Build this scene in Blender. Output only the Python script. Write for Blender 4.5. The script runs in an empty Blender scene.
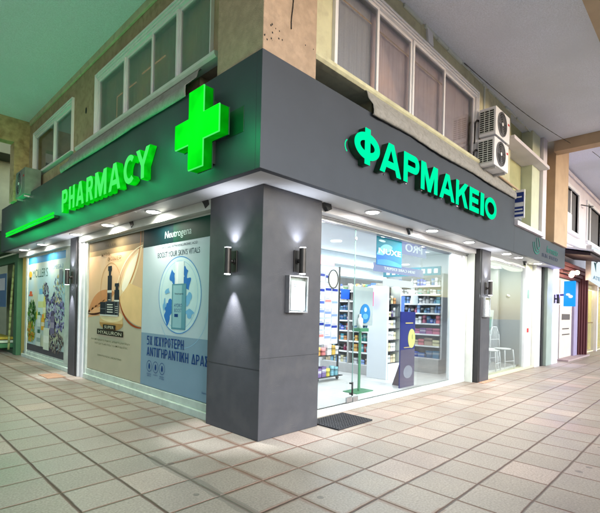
import bpy, math, random
from mathutils import Vector, Matrix
random.seed(7)
PI = math.pi
SC = bpy.context.scene
COL = SC.collection

# ------------------------------------------------------------------ camera
cd = bpy.data.cameras.new("camera"); cam = bpy.data.objects.new("camera", cd); COL.objects.link(cam)
yaw, roll = 0.77034, 0.023395
f_ = Vector((math.cos(yaw), math.sin(yaw), 0)); r_ = Vector((math.sin(yaw), -math.cos(yaw), 0)); u_ = Vector((0, 0, 1))
cr, sr = math.cos(roll), math.sin(roll)
rr = cr * r_ + sr * u_; uu = -sr * r_ + cr * u_
m = Matrix((rr, uu, -f_)).transposed().to_4x4(); m.translation = Vector((-3.1468, -3.6657, 1.5))
cam.matrix_world = m
cd.sensor_width = 36; cd.lens = 36 * 429 / 600; cd.shift_y = 52.8 / 600; cd.clip_start = 0.05; cd.clip_end = 400
SC.camera = cam

# ------------------------------------------------------------------ world, sun, exposure
SUN_EL, SUN_AZ = math.radians(12), math.radians(176)
w = bpy.data.worlds.new("World"); SC.world = w; w.use_nodes = True
nt = w.node_tree; bg = nt.nodes["Background"]
sky = nt.nodes.new("ShaderNodeTexSky"); sky.sky_type = 'NISHITA'; sky.sun_disc = False
sky.sun_elevation = SUN_EL; sky.sun_rotation = SUN_AZ
nt.links.new(sky.outputs[0], bg.inputs[0]); bg.inputs[1].default_value = 0.085
sd = bpy.data.lights.new("sun", 'SUN'); sd.energy = 1.9; sd.angle = math.radians(60); sd.color = (.84, .92, 1)
so = bpy.data.objects.new("sun", sd); COL.objects.link(so)
sdir = Vector((math.sin(SUN_AZ) * math.cos(SUN_EL), math.cos(SUN_AZ) * math.cos(SUN_EL), math.sin(SUN_EL)))
so.rotation_euler = (-sdir).to_track_quat('-Z', 'Y').to_euler()
SC.view_settings.view_transform = 'Standard'; SC.view_settings.look = 'None'
SC.view_settings.exposure = 1.85; SC.view_settings.gamma = 1; SC.view_settings.use_curve_mapping = False

# ------------------------------------------------------------------ materials
def _n(nt, t, **kw):
    n = nt.nodes.new(t)
    for k, v in kw.items():
        if hasattr(n, k): setattr(n, k, v)
    return n
def mat(name, c, rough=.6, var=.12, scale=6, bump=0.0, bscale=120, metal=0, c2=None, thr=(.42, .62), spec=.5, c3=None, s3=1.2):
    """base colour varied by noise; c2 = second colour in blotches; bump = fine relief"""
    mt = bpy.data.materials.new(name); mt.use_nodes = True; nt = mt.node_tree
    b = nt.nodes["Principled BSDF"]; b.inputs["Roughness"].default_value = rough; b.inputs["Metallic"].default_value = metal
    b.inputs["Specular IOR Level"].default_value = spec
    tc = _n(nt, "ShaderNodeTexCoord")
    no = _n(nt, "ShaderNodeTexNoise"); no.inputs["Scale"].default_value = scale; no.inputs["Detail"].default_value = 6
    nt.links.new(tc.outputs["Object"], no.inputs["Vector"])
    rp = _n(nt, "ShaderNodeValToRGB"); nt.links.new(no.outputs[0], rp.inputs[0])
    e = rp.color_ramp.elements
    if c2 is None:
        e[0].position, e[1].position = .3, .7
        e[0].color = tuple(x * (1 - var) for x in c) + (1,); e[1].color = tuple(min(1, x * (1 + var)) for x in c) + (1,)
    else:
        e[0].position, e[1].position = thr; e[0].color = tuple(c) + (1,); e[1].color = tuple(c2) + (1,)
    out = rp.outputs[0]
    if c3 is not None:
        n3 = _n(nt, "ShaderNodeTexNoise"); n3.inputs["Scale"].default_value = s3; n3.inputs["Detail"].default_value = 8
        nt.links.new(tc.outputs["Object"], n3.inputs["Vector"])
        r3 = _n(nt, "ShaderNodeValToRGB"); r3.color_ramp.elements[0].position = .5; r3.color_ramp.elements[1].position = .72
        nt.links.new(n3.outputs[0], r3.inputs[0])
        mx = _n(nt, "ShaderNodeMixRGB"); mx.inputs[2].default_value = tuple(c3) + (1,)
        nt.links.new(r3.outputs[0], mx.inputs[0]); nt.links.new(out, mx.inputs[1]); out = mx.outputs[0]
    nt.links.new(out, b.inputs["Base Color"])
    if bump:
        n2 = _n(nt, "ShaderNodeTexNoise"); n2.inputs["Scale"].default_value = bscale; n2.inputs["Detail"].default_value = 4
        nt.links.new(tc.outputs["Object"], n2.inputs["Vector"])
        bp = _n(nt, "ShaderNodeBump"); bp.inputs["Strength"].default_value = bump; bp.inputs["Distance"].default_value = .01
        nt.links.new(n2.outputs[0], bp.inputs["Height"]); nt.links.new(bp.outputs[0], b.inputs["Normal"])
    return mt
def emi(name, c, s, base=(.02, .02, .02), edge=None):
    mt = bpy.data.materials.new(name); mt.use_nodes = True; b = mt.node_tree.nodes["Principled BSDF"]
    b.inputs["Base Color"].default_value = tuple(base) + (1,); b.inputs["Emission Color"].default_value = tuple(c) + (1,)
    b.inputs["Emission Strength"].default_value = s; b.inputs["Roughness"].default_value = .5; b.inputs["Specular IOR Level"].default_value = 0
    if edge:
        nt = mt.node_tree; tc = _n(nt, "ShaderNodeTexCoord"); no = _n(nt, "ShaderNodeTexNoise"); no.inputs["Scale"].default_value = edge
        nt.links.new(tc.outputs["Object"], no.inputs["Vector"])
        mr = _n(nt, "ShaderNodeMapRange"); mr.inputs["From Min"].default_value = .3; mr.inputs["From Max"].default_value = .7
        mr.inputs["To Min"].default_value = s * .6; mr.inputs["To Max"].default_value = s * 1.3
        nt.links.new(no.outputs[0], mr.inputs[0]); nt.links.new(mr.outputs[0], b.inputs["Emission Strength"])
    return mt
def glass(name, tint=(.97, 1, .99), refl=.10):
    mt = bpy.data.materials.new(name); mt.use_nodes = True; nt = mt.node_tree; nt.nodes.remove(nt.nodes["Principled BSDF"])
    o = nt.nodes["Material Output"]; t = _n(nt, "ShaderNodeBsdfTransparent"); t.inputs[0].default_value = tuple(tint) + (1,)
    g = _n(nt, "ShaderNodeBsdfGlossy"); g.inputs["Roughness"].default_value = .01
    lw = _n(nt, "ShaderNodeLayerWeight"); lw.inputs[0].default_value = .12
    ad = _n(nt, "ShaderNodeMath", operation='MULTIPLY_ADD'); ad.inputs[1].default_value = .45; ad.inputs[2].default_value = refl * .5
    mx = _n(nt, "ShaderNodeMixShader"); nt.links.new(lw.outputs[0], ad.inputs[0]); nt.links.new(ad.outputs[0], mx.inputs[0])
    nt.links.new(t.outputs[0], mx.inputs[1]); nt.links.new(g.outputs[0], mx.inputs[2]); nt.links.new(mx.outputs[0], o.inputs[0])
    return mt

M = {}
M['fascia'] = mat('slate_panel_paint', (.041, .047, .061), .5, .07, 2.5, bump=.05, bscale=60, spec=.4)
M['pillar'] = mat('slate_render', (.066, .065, .074), .62, .10, 5, bump=.25, bscale=130, c3=(.084, .081, .087), s3=3.4)
M['soffit'] = mat('soffit_paint', (.46, .46, .48), .5, .05, 3)
M['ceiling'] = mat('ceiling_plaster', (.72, .75, .88), .85, .12, 55, bump=1.0, bscale=60, c3=(.66, .69, .80), s3=.6)
M['cream'] = mat('cream_plaster', (.54, .52, .35), .85, .12, 3, bump=.3, bscale=60, c3=(.44, .41, .28), s3=7)
M['stucco'] = mat('pitted_stucco', (.40, .29, .21), .9, .14, 9, bump=.7, bscale=75, c3=(.34, .25, .185), s3=14)
M['tan'] = mat('tan_render', (.46, .335, .225), .85, .08, 3, bump=.25, bscale=70)
M['oldtan'] = mat('weathered_tan_render', (.42, .32, .17), .9, .15, 9, bump=.5, bscale=40, c3=(.25, .18, .09), s3=6)
M['white'] = mat('white_aluminium', (.76, .76, .80), .4, .04, 5)
M['offwhite'] = mat('offwhite_aluminium', (.62, .66, .62), .45, .06, 4, c3=(.56, .60, .56), s3=5)
M['dimcase'] = mat('dim_lit_casing', (.16, .18, .16), .6, .2, 6)  # base colour darkened to paint in the dim light on the left unit
M['mint'] = mat('painted_sill', (.60, .66, .58), .5, .1, 6, c3=(.50, .55, .47), s3=7)
M['mauve'] = mat('pale_lilac_render', (.66, .62, .68), .85, .07, 2, bump=.2, bscale=50)
M['fabric'] = mat('awning_canvas', (.28, .27, .255), .9, .12, 30, bump=.15, bscale=50, c3=(.20, .19, .175), s3=9)
M['dark'] = mat('black_gap', (.012, .012, .014), .8, .2, 5)
M['black'] = mat('black_metal', (.02, .02, .022), .4, .2, 8)
M['steel'] = mat('brushed_steel', (.5, .5, .52), .32, .08, 20, metal=.9)
M['bronze'] = mat('dark_bronze', (.05, .045, .043), .4, .15, 12, metal=.6)
M['rubber'] = mat('rubber_mat', (.03, .03, .035), .85, .3, 50)
M['terracotta'] = mat('rusty_grout', (.36, .2, .12), .9, .2, 8)
M['glass'] = glass('clear_glass', refl=.05)
M['upglass'] = glass('upper_window_glass', (.92, .93, .95), .12)
M['curtain'] = mat('curtain_cloth', (.50, .41, .42), .9, .15, 5, c3=(.64, .46, .40), s3=1.6)
M['net'] = mat('grey_net_curtain', (.36, .36, .38), .9, .08, 60)
M['olivecurtain'] = mat('olive_net_curtain', (.30, .25, .16), .9, .12, 5, c3=(.55, .36, .14), s3=1.1)
M['paper'] = mat('white_paper', (.82, .82, .84), .7, .03, 4)
M['intwall'] = mat('shop_wall', (.66, .69, .74), .6, .03, 2)
M['intfloor'] = mat('shop_floor_tile', (.62, .62, .62), .25, .04, 2)
M['greyshelf'] = mat('grey_laminate', (.42, .41, .41), .5, .06, 8)
M['darkshelf'] = mat('dark_shelf', (.05, .045, .06), .5, .1, 8)
M['greenmetal'] = mat('green_enamel', (.05, .20, .10), .35, .08, 8)
G = (.0015, 1.0, .012)
M['cross'] = emi('cross_light', G, .32, (.0, .006, .0), edge=2.2)
M['crossside'] = emi('cross_side_light', (.001, .75, .008), .10, (.0, .008, .0), edge=5)
M['ltrface'] = emi('letter_face_light', (.07, .80, .14), .31, (.001, .008, .002))
M['ltrside'] = emi('letter_side_light', (.002, .9, .01), .17, (.001, .01, .001), edge=7)
M['neon'] = emi('green_tube_light', (.01, 1, .04), .23, (.0, .01, .0))
M['teal'] = emi('teal_letter_light', (0.0, 1.0, .43), .27, (.0, .04, .02))
M['tealside'] = mat('letter_return_plastic', (.006, .045, .02), .35, .1, 8)
M['lampwhite'] = emi('downlight_lens', (1, .97, .9), 14)
M['lampwarm'] = emi('warm_downlight_lens', (1, .95, .72), 9)
M['striplight'] = emi('led_strip', (.92, .97, 1), 1.8)
M['spotlens'] = emi('spot_lens', (.85, .92, 1), 14)
M['rail'] = emi('warm_reflection_streak', (1, .55, .22), .09)  # glow for painted warm reflection streaks, not a lamp
M['bulb'] = emi('warm_bulb', (1, .62, .35), 6)
M['bluebox'] = emi('blue_lightbox', (.0, .30, 1), .36)
M['signglow'] = emi('backlit_white', (.85, .95, 1), .28)
_cc = {}
def cm(c, rough=.55, var=.05):
    k = (tuple(c), rough)
    if k not in _cc: _cc[k] = mat('print_colour', c, max(rough, .6), var, 4, spec=.15)
    return _cc[k]
def srgb(r, g, b):
    return tuple(((x / 255 + .055) / 1.055) ** 2.4 if x > 10 else x / 255 / 12.92 for x in (r, g, b))

# ------------------------------------------------------------------ mesh helpers
class MB:
    def __init__(s): s.v = []; s.f = []; s.sm = []
    def quad(s, *p):
        i = len(s.v); s.v += [tuple(q) for q in p]; s.f.append(tuple(range(i, i + len(p)))); s.sm.append(0); return s
    def box(s, x0, x1, y0, y1, z0, z1):
        i = len(s.v)
        s.v += [(x, y, z) for z in (z0, z1) for y in (y0, y1) for x in (x0, x1)]
        for a in ((0, 2, 3, 1), (4, 5, 7, 6), (0, 1, 5, 4), (2, 6, 7, 3), (0, 4, 6, 2), (1, 3, 7, 5)):
            s.f.append(tuple(i + k for k in a)); s.sm.append(0)
        return s
    def prism(s, pts, y0, y1, ax='y'):
        """polygon (x,z) extruded along y (or (y,z) along x with ax='x', (x,y) along z with ax='z')"""
        n = len(pts); i = len(s.v)
        mk = {'y': lambda a, b, d: (a, d, b), 'x': lambda a, b, d: (d, a, b), 'z': lambda a, b, d: (a, b, d)}[ax]
        s.v += [mk(a, b, y0) for a, b in pts] + [mk(a, b, y1) for a, b in pts]
        s.f.append(tuple(range(i, i + n))); s.f.append(tuple(range(i + 2 * n - 1, i + n - 1, -1))); s.sm += [0, 0]
        for k in range(n):
            k2 = (k + 1) % n; s.f.append((i + k2, i + k, i + n + k, i + n + k2)); s.sm.append(0)
        return s
    def cyl(s, p0, p1, r0, r1=None, n=20, caps=True):
        r1 = r0 if r1 is None else r1
        p0 = Vector(p0); p1 = Vector(p1); d = (p1 - p0).normalized()
        a = d.orthogonal().normalized(); b = d.cross(a); i = len(s.v)
        for p, r in ((p0, r0), (p1, r1)):
            for k in range(n):
                t = 2 * PI * k / n; s.v.append(tuple(p + r * (a * math.cos(t) + b * math.sin(t))))
        for k in range(n):
            k2 = (k + 1) % n; s.f.append((i + k, i + k2, i + n + k2, i + n + k)); s.sm.append(1)
        if caps:
            s.f.append(tuple(i + k for k in range(n - 1, -1, -1))); s.f.append(tuple(i + n + k for k in range(n))); s.sm += [0, 0]
        return s
    def tube(s, pts, r, n=8):
        for a, b in zip(pts, pts[1:]): s.cyl(a, b, r, r, n)
        return s
    def ball(s, c, r, nu=12, nv=8, sc=(1, 1, 1)):
        i = len(s.v); c = Vector(c)
        for a in range(nv + 1):
            ph = PI * a / nv
            for b in range(nu):
                t = 2 * PI * b / nu
                s.v.append((c.x + sc[0] * r * math.sin(ph) * math.cos(t), c.y + sc[1] * r * math.sin(ph) * math.sin(t), c.z + sc[2] * r * math.cos(ph)))
        for a in range(nv):
            for b in range(nu):
                b2 = (b + 1) % nu; s.f.append((i + a * nu + b, i + (a + 1) * nu + b, i + (a + 1) * nu + b2, i + a * nu + b2)); s.sm.append(1)
        return s
    def lathe(s, prof, c, n=14):
        i = len(s.v)
        for r, z in prof:
            for k in range(n):
                t = 2 * PI * k / n; s.v.append((c[0] + r * math.cos(t), c[1] + r * math.sin(t), c[2] + z))
        for j in range(len(prof) - 1):
            for k in range(n):
                k2 = (k + 1) % n; s.f.append((i + j * n + k, i + j * n + k2, i + (j + 1) * n + k2, i + (j + 1) * n + k)); s.sm.append(1)
        s.f.append(tuple(i + (len(prof) - 1) * n + k for k in range(n))); s.f.append(tuple(i + k for k in range(n - 1, -1, -1))); s.sm += [0, 0]
        return s
    def mesh(s, name, base=(0, 0, 0)):
        me = bpy.data.meshes.new(name)
        me.from_pydata([(a - base[0], b - base[1], c - base[2]) for a, b, c in s.v], [], s.f)
        for p, k in zip(me.polygons, s.sm): p.use_smooth = bool(k)
        me.validate(); me.update(); return me
ROT = {'R': 0.0, 'L': -PI / 2}          # L: local x = -world y, local y = world x
BASE = {}
def place(o, base, side):
    x, y, z = base
    o.location = (x, y, z) if side == 'R' else (y, -x, z); o.rotation_euler = (0, 0, ROT[side])
def tag(o, label, cat, group=None):
    o['label'] = label; o['category'] = cat
    if group: o['group'] = group
    return o
def thing(name, label, cat, base=(0, 0, 0), side='R', group=None):
    o = bpy.data.objects.new(name, None); o.empty_display_size = .1; COL.objects.link(o); place(o, base, side)
    BASE[o] = base; return tag(o, label, cat, group)
def bevel(o, wdt, seg=2):
    b = o.modifiers.new('bevel', 'BEVEL'); b.width = wdt; b.segments = seg; b.limit_method = 'ANGLE'; b.angle_limit = .7
    for p in o.data.polygons: p.use_smooth = True
    n = o.modifiers.new('wn', 'WEIGHTED_NORMAL'); n.keep_sharp = True
def part(parent, name, mb, mt, bev=0, label=None):
    base = BASE[parent]; o = bpy.data.objects.new(name, mb.mesh(name, base)); o.data.materials.append(mt); COL.objects.link(o)
    o.parent = parent; BASE[o] = base
    if bev: bevel(o, bev)
    if label: o['label'] = label
    return o
def solo(name, mb, mt, label, cat, base=(0, 0, 0), side='R', group=None, bev=0):
    o = bpy.data.objects.new(name, mb.mesh(name, base)); o.data.materials.append(mt); COL.objects.link(o); place(o, base, side); BASE[o] = base
    if bev: bevel(o, bev)
    return tag(o, label, cat, group)
def struct(name, mb, mt):
    o = bpy.data.objects.new(name, mb.mesh(name)); o.data.materials.append(mt); COL.objects.link(o); o['kind'] = 'structure'; return o
def copy_tree(o, parent=None):
    c = o.copy(); COL.objects.link(c)
    if parent: c.parent = parent
    BASE[c] = BASE.get(o, (0, 0, 0))
    for ch in list(o.children): copy_tree(ch, c)
    return c
def text(parent, name, s, mt, x0, x1, z0, z1, y, depth=.004, bold=0.0, mirror=False, label=None, shear=0, res=6):
    """writing fitted into x0..x1 / z0..z1 of the facade plane, front face at local y, reaching back by depth"""
    cu = bpy.data.curves.new(name, 'FONT'); cu.body = s; cu.size = 1; cu.offset = bold; cu.resolution_u = res; cu.shear = shear
    cu.extrude = .5 if depth > .0009 else 0; cu.align_x = 'CENTER'; cu.space_line = .95
    to = bpy.data.objects.new(name, cu); COL.objects.link(to)
    dg = bpy.context.evaluated_depsgraph_get(); dg.update()
    me = bpy.data.meshes.new_from_object(to.evaluated_get(dg)); bpy.data.objects.remove(to)
    xs = [v.co.x for v in me.vertices]; ys = [v.co.y for v in me.vertices]
    if not xs: return None
    a, b, c, d = min(xs), max(xs), min(ys), max(ys); base = BASE[parent]
    for v in me.vertices:
        px = (v.co.x - a) / (b - a); px = 1 - px if mirror else px
        pz = (v.co.y - c) / (d - c); front = v.co.z > 0 or depth < .001
        v.co = (x0 + px * (x1 - x0) - base[0], (y if front else y + depth) - base[1], z0 + pz * (z1 - z0) - base[2])
    me.name = name; me.materials.clear(); me.materials.append(mt)
    for p in me.polygons: p.material_index = 0
    o = bpy.data.objects.new(name, me); COL.objects.link(o); o.parent = parent; BASE[o] = base
    if label: o['label'] = label
    return o
def lamp(name, kind, loc, energy, color=(1, 1, 1), size=.1, spot=None, blend=.5, direction=(0, 0, -1), size_y=None, parent=None, spread=None):
    l = bpy.data.lights.new(name, kind); l.energy = energy; l.color = color
    if kind == 'AREA':
        l.shape = 'RECTANGLE' if size_y else 'DISK'; l.size = size
        if size_y: l.size_y = size_y
        if spread: l.spread = math.radians(spread)
    else: l.shadow_soft_size = size
    if spot: l.spot_size = spot; l.spot_blend = blend
    o = bpy.data.objects.new(name, l); COL.objects.link(o); o.location = loc
    o.rotation_euler = Vector(direction).to_track_quat('-Z', 'Y').to_euler()
    return o
def oval(cx, cz, rx, rz, n=40, a0=0, a1=2 * PI):
    return [(cx + rx * math.cos(a0 + (a1 - a0) * k / n), cz + rz * math.sin(a0 + (a1 - a0) * k / n)) for k in range(n)]
def ring(mb, cx, cz, rx, rz, t, y0, y1, n=40, a0=0, a1=2 * PI):
    full = abs(a1 - a0 - 2 * PI) < 1e-6; N = n
    for k in range(N):
        t0 = a0 + (a1 - a0) * k / N; t1 = a0 + (a1 - a0) * (k + 1) / N
        p = [(cx + (rx - q) * math.cos(tt), cz + (rz - q) * math.sin(tt)) for tt, q in ((t0, 0), (t1, 0), (t1, t), (t0, t))]
        mb.prism(p, y0, y1)
    return mb

# ------------------------------------------------------------------ ground
def tile_material():
    mt = bpy.data.materials.new('pavement_tiles'); mt.use_nodes = True; nt = mt.node_tree; b = nt.nodes["Principled BSDF"]; L = nt.links.new
    def math_(op, a, bb=None, c=None):
        n = _n(nt, "ShaderNodeMath", operation=op)
        for i, q in enumerate((a, bb, c)):
            if q is None: continue
            if isinstance(q, (int, float)): n.inputs[i].default_value = q
            else: L(q, n.inputs[i])
        return n.outputs[0]
    tc = _n(nt, "ShaderNodeTexCoord"); sx = _n(nt, "ShaderNodeSeparateXYZ")
    wob = _n(nt, "ShaderNodeTexNoise"); wob.inputs["Scale"].default_value = 5; L(tc.outputs["Object"], wob.inputs["Vector"])
    vm = _n(nt, "ShaderNodeVectorMath", operation='MULTIPLY_ADD'); L(wob.outputs["Color"], vm.inputs[0]); vm.inputs[1].default_value = (.012, .012, 0); L(tc.outputs["Object"], vm.inputs[2])
    L(vm.outputs[0], sx.inputs[0])
    P = .445
    gx = math_('DIVIDE', math_('ADD', sx.outputs[0], .225 + P * 100 - .006), P); gy = math_('DIVIDE', math_('ADD', sx.outputs[1], .41 + P * 100 - .006), P)
    fx = math_('FRACT', gx); fy = math_('FRACT', gy)
    dx = math_('MINIMUM', fx, math_('SUBTRACT', 1.0, fx)); dy = math_('MINIMUM', fy, math_('SUBTRACT', 1.0, fy))
    # coarse noise makes some joints wide, others nearly closed
    nj = _n(nt, "ShaderNodeTexNoise"); nj.inputs["Scale"].default_value = 1.3; nj.inputs["Detail"].default_value = 3; L(tc.outputs["Object"], nj.inputs["Vector"])
    wj = math_('MULTIPLY_ADD', nj.outputs[0], .055, .012)
    d = math_('MINIMUM', dx, dy)
    jr = math_('SUBTRACT', 1.0, _mr(nt, L, d, wj))
    # the joints running away from the shop on the left are deeper and darker
    deepx = math_('SUBTRACT', 1.0, _mr(nt, L, dx, .034)); lft = math_('LESS_THAN', sx.outputs[0], -1.0)
    deepy = math_('SUBTRACT', 1.0, _mr(nt, L, dy, .030)); fr = math_('LESS_THAN', sx.outputs[1], -1.0)
    deep = math_('MAXIMUM', math_('MULTIPLY', deepx, lft), math_('MULTIPLY', deepy, fr))
    # brown double border bands near the shop front
    bandx = math_('LESS_THAN', dx, .085); bandy = math_('LESS_THAN', dy, .07)
    near = math_('MULTIPLY', math_('GREATER_THAN', sx.outputs[0], -1.12), math_('LESS_THAN', sx.outputs[0], .0))
    gn = _n(nt, 'ShaderNodeTexNoise'); gn.inputs['Scale'].default_value = 25; L(tc.outputs['Object'], gn.inputs['Vector'])
    near = math_('MULTIPLY', near, math_('MULTIPLY_ADD', gn.outputs[0], .9, .45))
    nb = _n(nt, "ShaderNodeTexNoise"); nb.inputs["Scale"].default_value = 2.2; L(tc.outputs["Object"], nb.inputs["Vector"])
    bsel = _mr(nt, L, math_('SUBTRACT', nb.outputs[0], .34), .14)
    band = math_('MULTIPLY', math_('MULTIPLY', math_('MAXIMUM', bandx, bandy), near), bsel)
    # per tile tone
    fl = _n(nt, "ShaderNodeCombineXYZ"); L(math_('FLOOR', gx), fl.inputs[0]); L(math_('FLOOR', gy), fl.inputs[1])
    wn = _n(nt, "ShaderNodeTexWhiteNoise"); wn.noise_dimensions = '2D'; L(fl.outputs[0], wn.inputs["Vector"])
    r1 = _n(nt, "ShaderNodeValToRGB"); e = r1.color_ramp.elements; e[0].color = (.285, .235, .19, 1); e[1].color = (.38, .305, .25, 1)
    k = r1.color_ramp.elements.new(.85); k.color = (.31, .26, .215, 1); k2 = r1.color_ramp.elements.new(.97); k2.color = (.36, .27, .225, 1)
    L(wn.outputs[0], r1.inputs[0])
    n1 = _n(nt, "ShaderNodeTexNoise"); n1.inputs["Scale"].default_value = 60; n1.inputs["Detail"].default_value = 5; L(tc.outputs["Object"], n1.inputs["Vector"])
    n2 = _n(nt, "ShaderNodeTexNoise"); n2.inputs["Scale"].default_value = 1.1; n2.inputs["Detail"].default_value = 7; L(tc.outputs["Object"], n2.inputs["Vector"])
    v = math_('MULTIPLY', math_('MULTIPLY_ADD', n1.outputs[0], 1.3, .35), math_('MULTIPLY_ADD', n2.outputs[0], 1.0, .50))
    hs = _n(nt, "ShaderNodeHueSaturation"); L(r1.outputs[0], hs.inputs["Color"]); L(v, hs.inputs["Value"])
    # stains: dark spots
    vo = _n(nt, "ShaderNodeTexVoronoi"); vo.inputs["Scale"].default_value = 1.7; L(tc.outputs["Object"], vo.inputs["Vector"])
    spot = math_('LESS_THAN', vo.outputs["Distance"], .06)
    def mix(f, a, c):
        n = _n(nt, "ShaderNodeMixRGB"); L(f, n.inputs[0]); L(a, n.inputs[1]); n.inputs[2].default_value = tuple(c) + (1,); return n.outputs[0]
    c = mix(math_('MULTIPLY', band, .7), hs.outputs[0], (.20, .12, .085))
    c = mix(math_('MULTIPLY', jr, .95), c, (.17, .075, .045)); c = mix(math_('MULTIPLY', deep, .95), c, (.065, .030, .018)); c = mix(math_('MULTIPLY', spot, .6), c, (.08, .07, .06))
    # broken cement strip along x = -1.1
    cs = math_('MULTIPLY', math_('LESS_THAN', math_('ABSOLUTE', math_('ADD', sx.outputs[0], math_('MULTIPLY_ADD', nb.outputs[0], .09, 1.055))), .05), math_('LESS_THAN', sx.outputs[1], .35))
    c = mix(math_('MULTIPLY', cs, .6), c, (.16, .14, .115))
    L(c, b.inputs["Base Color"])
    b.inputs["Roughness"].default_value = .62
    rg = math_('MULTIPLY_ADD', n2.outputs[0], .5, .22); L(rg, b.inputs["Roughness"])
    h = math_('ADD', math_('MULTIPLY', math_('MAXIMUM', jr, deep), -1.0), math_('MULTIPLY', n1.outputs[0], .12))
    bp = _n(nt, "ShaderNodeBump"); bp.inputs["Distance"].default_value = .008; bp.inputs["Strength"].default_value = 1.0; L(h, bp.inputs["Height"]); L(bp.outputs[0], b.inputs["Normal"])
    return mt
def _mr(nt, L, v, hi):
    n = _n(nt, "ShaderNodeMapRange"); n.interpolation_type = 'SMOOTHSTEP'; L(v, n.inputs[0]); n.inputs[1].default_value = .001
    if isinstance(hi, (int, float)): n.inputs[2].default_value = hi
    else: L(hi, n.inputs[2])
    return n.outputs[0]
struct('pavement', MB().quad((-60, -60, 0), (120, -60, 0), (120, 120, 0), (-60, 120, 0)), tile_material())
struct('ceiling', MB().box(-7, 9.72, -2.55, .3, 6.15, 6.3).box(-7, .3, .3, 9.15, 6.15, 6.3).box(-7, 9.72, -7, -2.55, 6.16, 6.3).box(9.95, 30, -5, .05, 6.45, 6.6), M['ceiling'])

# ------------------------------------------------------------------ main building
B = thing('corner_building', 'corner building with slate grey shopfront band and cream upper wall over the arcade', 'building', (0, 0, 0))
sc = MB(); random.seed(21)
for _ in range(7):
    a, z = random.uniform(.05, .9), random.uniform(.02, .75); l = random.uniform(.02, .11); sc.prism([(a, z), (a + l, z + random.uniform(-.02, .02)), (a + l * .5, z + .004)], -.0012, .001)
part(B, 'scuff_mark', sc, mat('scuff', (.10, .097, .095), .8, .2, 30))
pil = MB().box(0, 1.0, 0, 1.04, 0, 2.9)
part(B, 'corner_pillar', pil, M['pillar'], .008)
part(B, 'pillar_seam', MB().box(.002, .998, -.0012, .02, .93, .934).box(-.0012, .02, .002, 1.038, .80, .804), M['black'])
fas = MB().box(-.39, 7.055, -.39, -.31, 2.9, 4.09)
part(B, 'fascia_panel', fas, M['fascia'], .004)
part(B, 'fascia_panel', MB().box(-.39, -.31, -.31, 10.7, 2.9, 4.09), M['fascia'], .004)
part(B, 'fascia_panel', MB().box(7.062, 11.55, -.39, -.31, 2.9, 3.5), M['fascia'], .004)
ss = MB()
for k in range(1, 6): ss.box(-.39 + k * 2.35, -.388 + k * 2.35, -.31, .1, 2.9015, 2.9025)
for k in range(1, 5): ss.box(-.31, .1, -.39 + k * 2.4, -.388 + k * 2.4, 2.9015, 2.9025)
part(B, 'soffit_joint', ss, M['black'])
part(B, 'soffit', MB().box(-.31, 11.55, -.31, .9, 2.903, 2.96).box(-.31, .9, .9, 10.7, 2.903, 2.96), M['soffit'])
part(B, 'fascia_top', MB().box(-.31, 7.05, -.31, -.2, 4.02, 4.06).box(-.31, -.13, -.2, 10.6, 4.02, 4.06), M['dark'])  # top coloured black to paint shade into the gap behind it
part(B, 'gap_shade', MB().box(.42, 1.75, .08, .1, 4.0, 4.41).box(.12, .14, .42, 1.15, 4.0, 4.47), M['dark'])  # black sheets paint the shade inside the hollow below the sills
part(B, 'corner_column', MB().box(-.37, .42, -.37, .42, 4.06, 6.15), M['stucco'], .01)
# upper wall right, with window opening
WX0, WX1, WZ0, WZ1 = .90, 5.32, 4.50, 5.84
wl = MB().box(.42, WX0, -.2, .1, 4.41, 6.15).box(WX1, 7.25, -.2, .1, 4.0, 6.15).box(WX0, WX1, -.2, .1, WZ1, 6.15).box(WX0, WX1, -.2, .1, 4.41, WZ0).box(1.75, WX1, -.2, .1, 4.0, 4.41)
part(B, 'upper_wall', wl, M['cream'], 0)
# bay of the right wall after the air conditioners
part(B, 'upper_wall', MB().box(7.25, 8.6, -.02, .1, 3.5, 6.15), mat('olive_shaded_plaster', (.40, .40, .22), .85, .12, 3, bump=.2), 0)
part(B, 'balcony_slab', MB().box(6.6, 9.3, -.5, -.2, 5.28, 5.36).box(7.25, 9.3, -.2, -.02, 5.28, 5.36), M['mauve'], .005)
part(B, 'wall_pier', MB().box(8.62, 9.25, -.28, .05, 3.5, 6.15), mat('pale_green_plaster', (.56, .60, .46), .85, .08, 3, bump=.2), .01)
part(B, 'wall_pier', MB().box(9.27, 9.6, -.36, .05, 3.5, 6.15), M['mauve'], .01)
part(B, 'arcade_column', MB().box(9.62, 10.05, -.2, .15, 3.5, 6.15), M['oldtan'], .01)
part(B, 'arcade_column', MB().box(10.05, 11.45, -.46, .15, 3.5, 6.46), M['tan'], .012)
part(B, 'arcade_beam', MB().box(9.75, 10.1, -5, -.475, 5.87, 6.4), M['tan'], .01)
part(B, 'arcade_beam', MB().box(-2.5, 9.7, -2.55, -2.28, 5.80, 6.155), M['tan'], .01)
# cracks and rough strip where the wall meets the ceiling
rough = MB(); x = .5
while x < 9.2:
    l = random.uniform(.15, .6); d = random.uniform(.015, .07)
    rough.box(x, x + l, -.2 - d * .6, -.2, 6.15 - d, 6.152); x += l + random.uniform(0, .12)
part(B, 'wall_cornice', rough, M['offwhite'], .006)
part(B, 'wall_cornice', MB().box(-.17, -.13, .45, 9.0, 6.03, 6.1505), M['cream'], .006)
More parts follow.
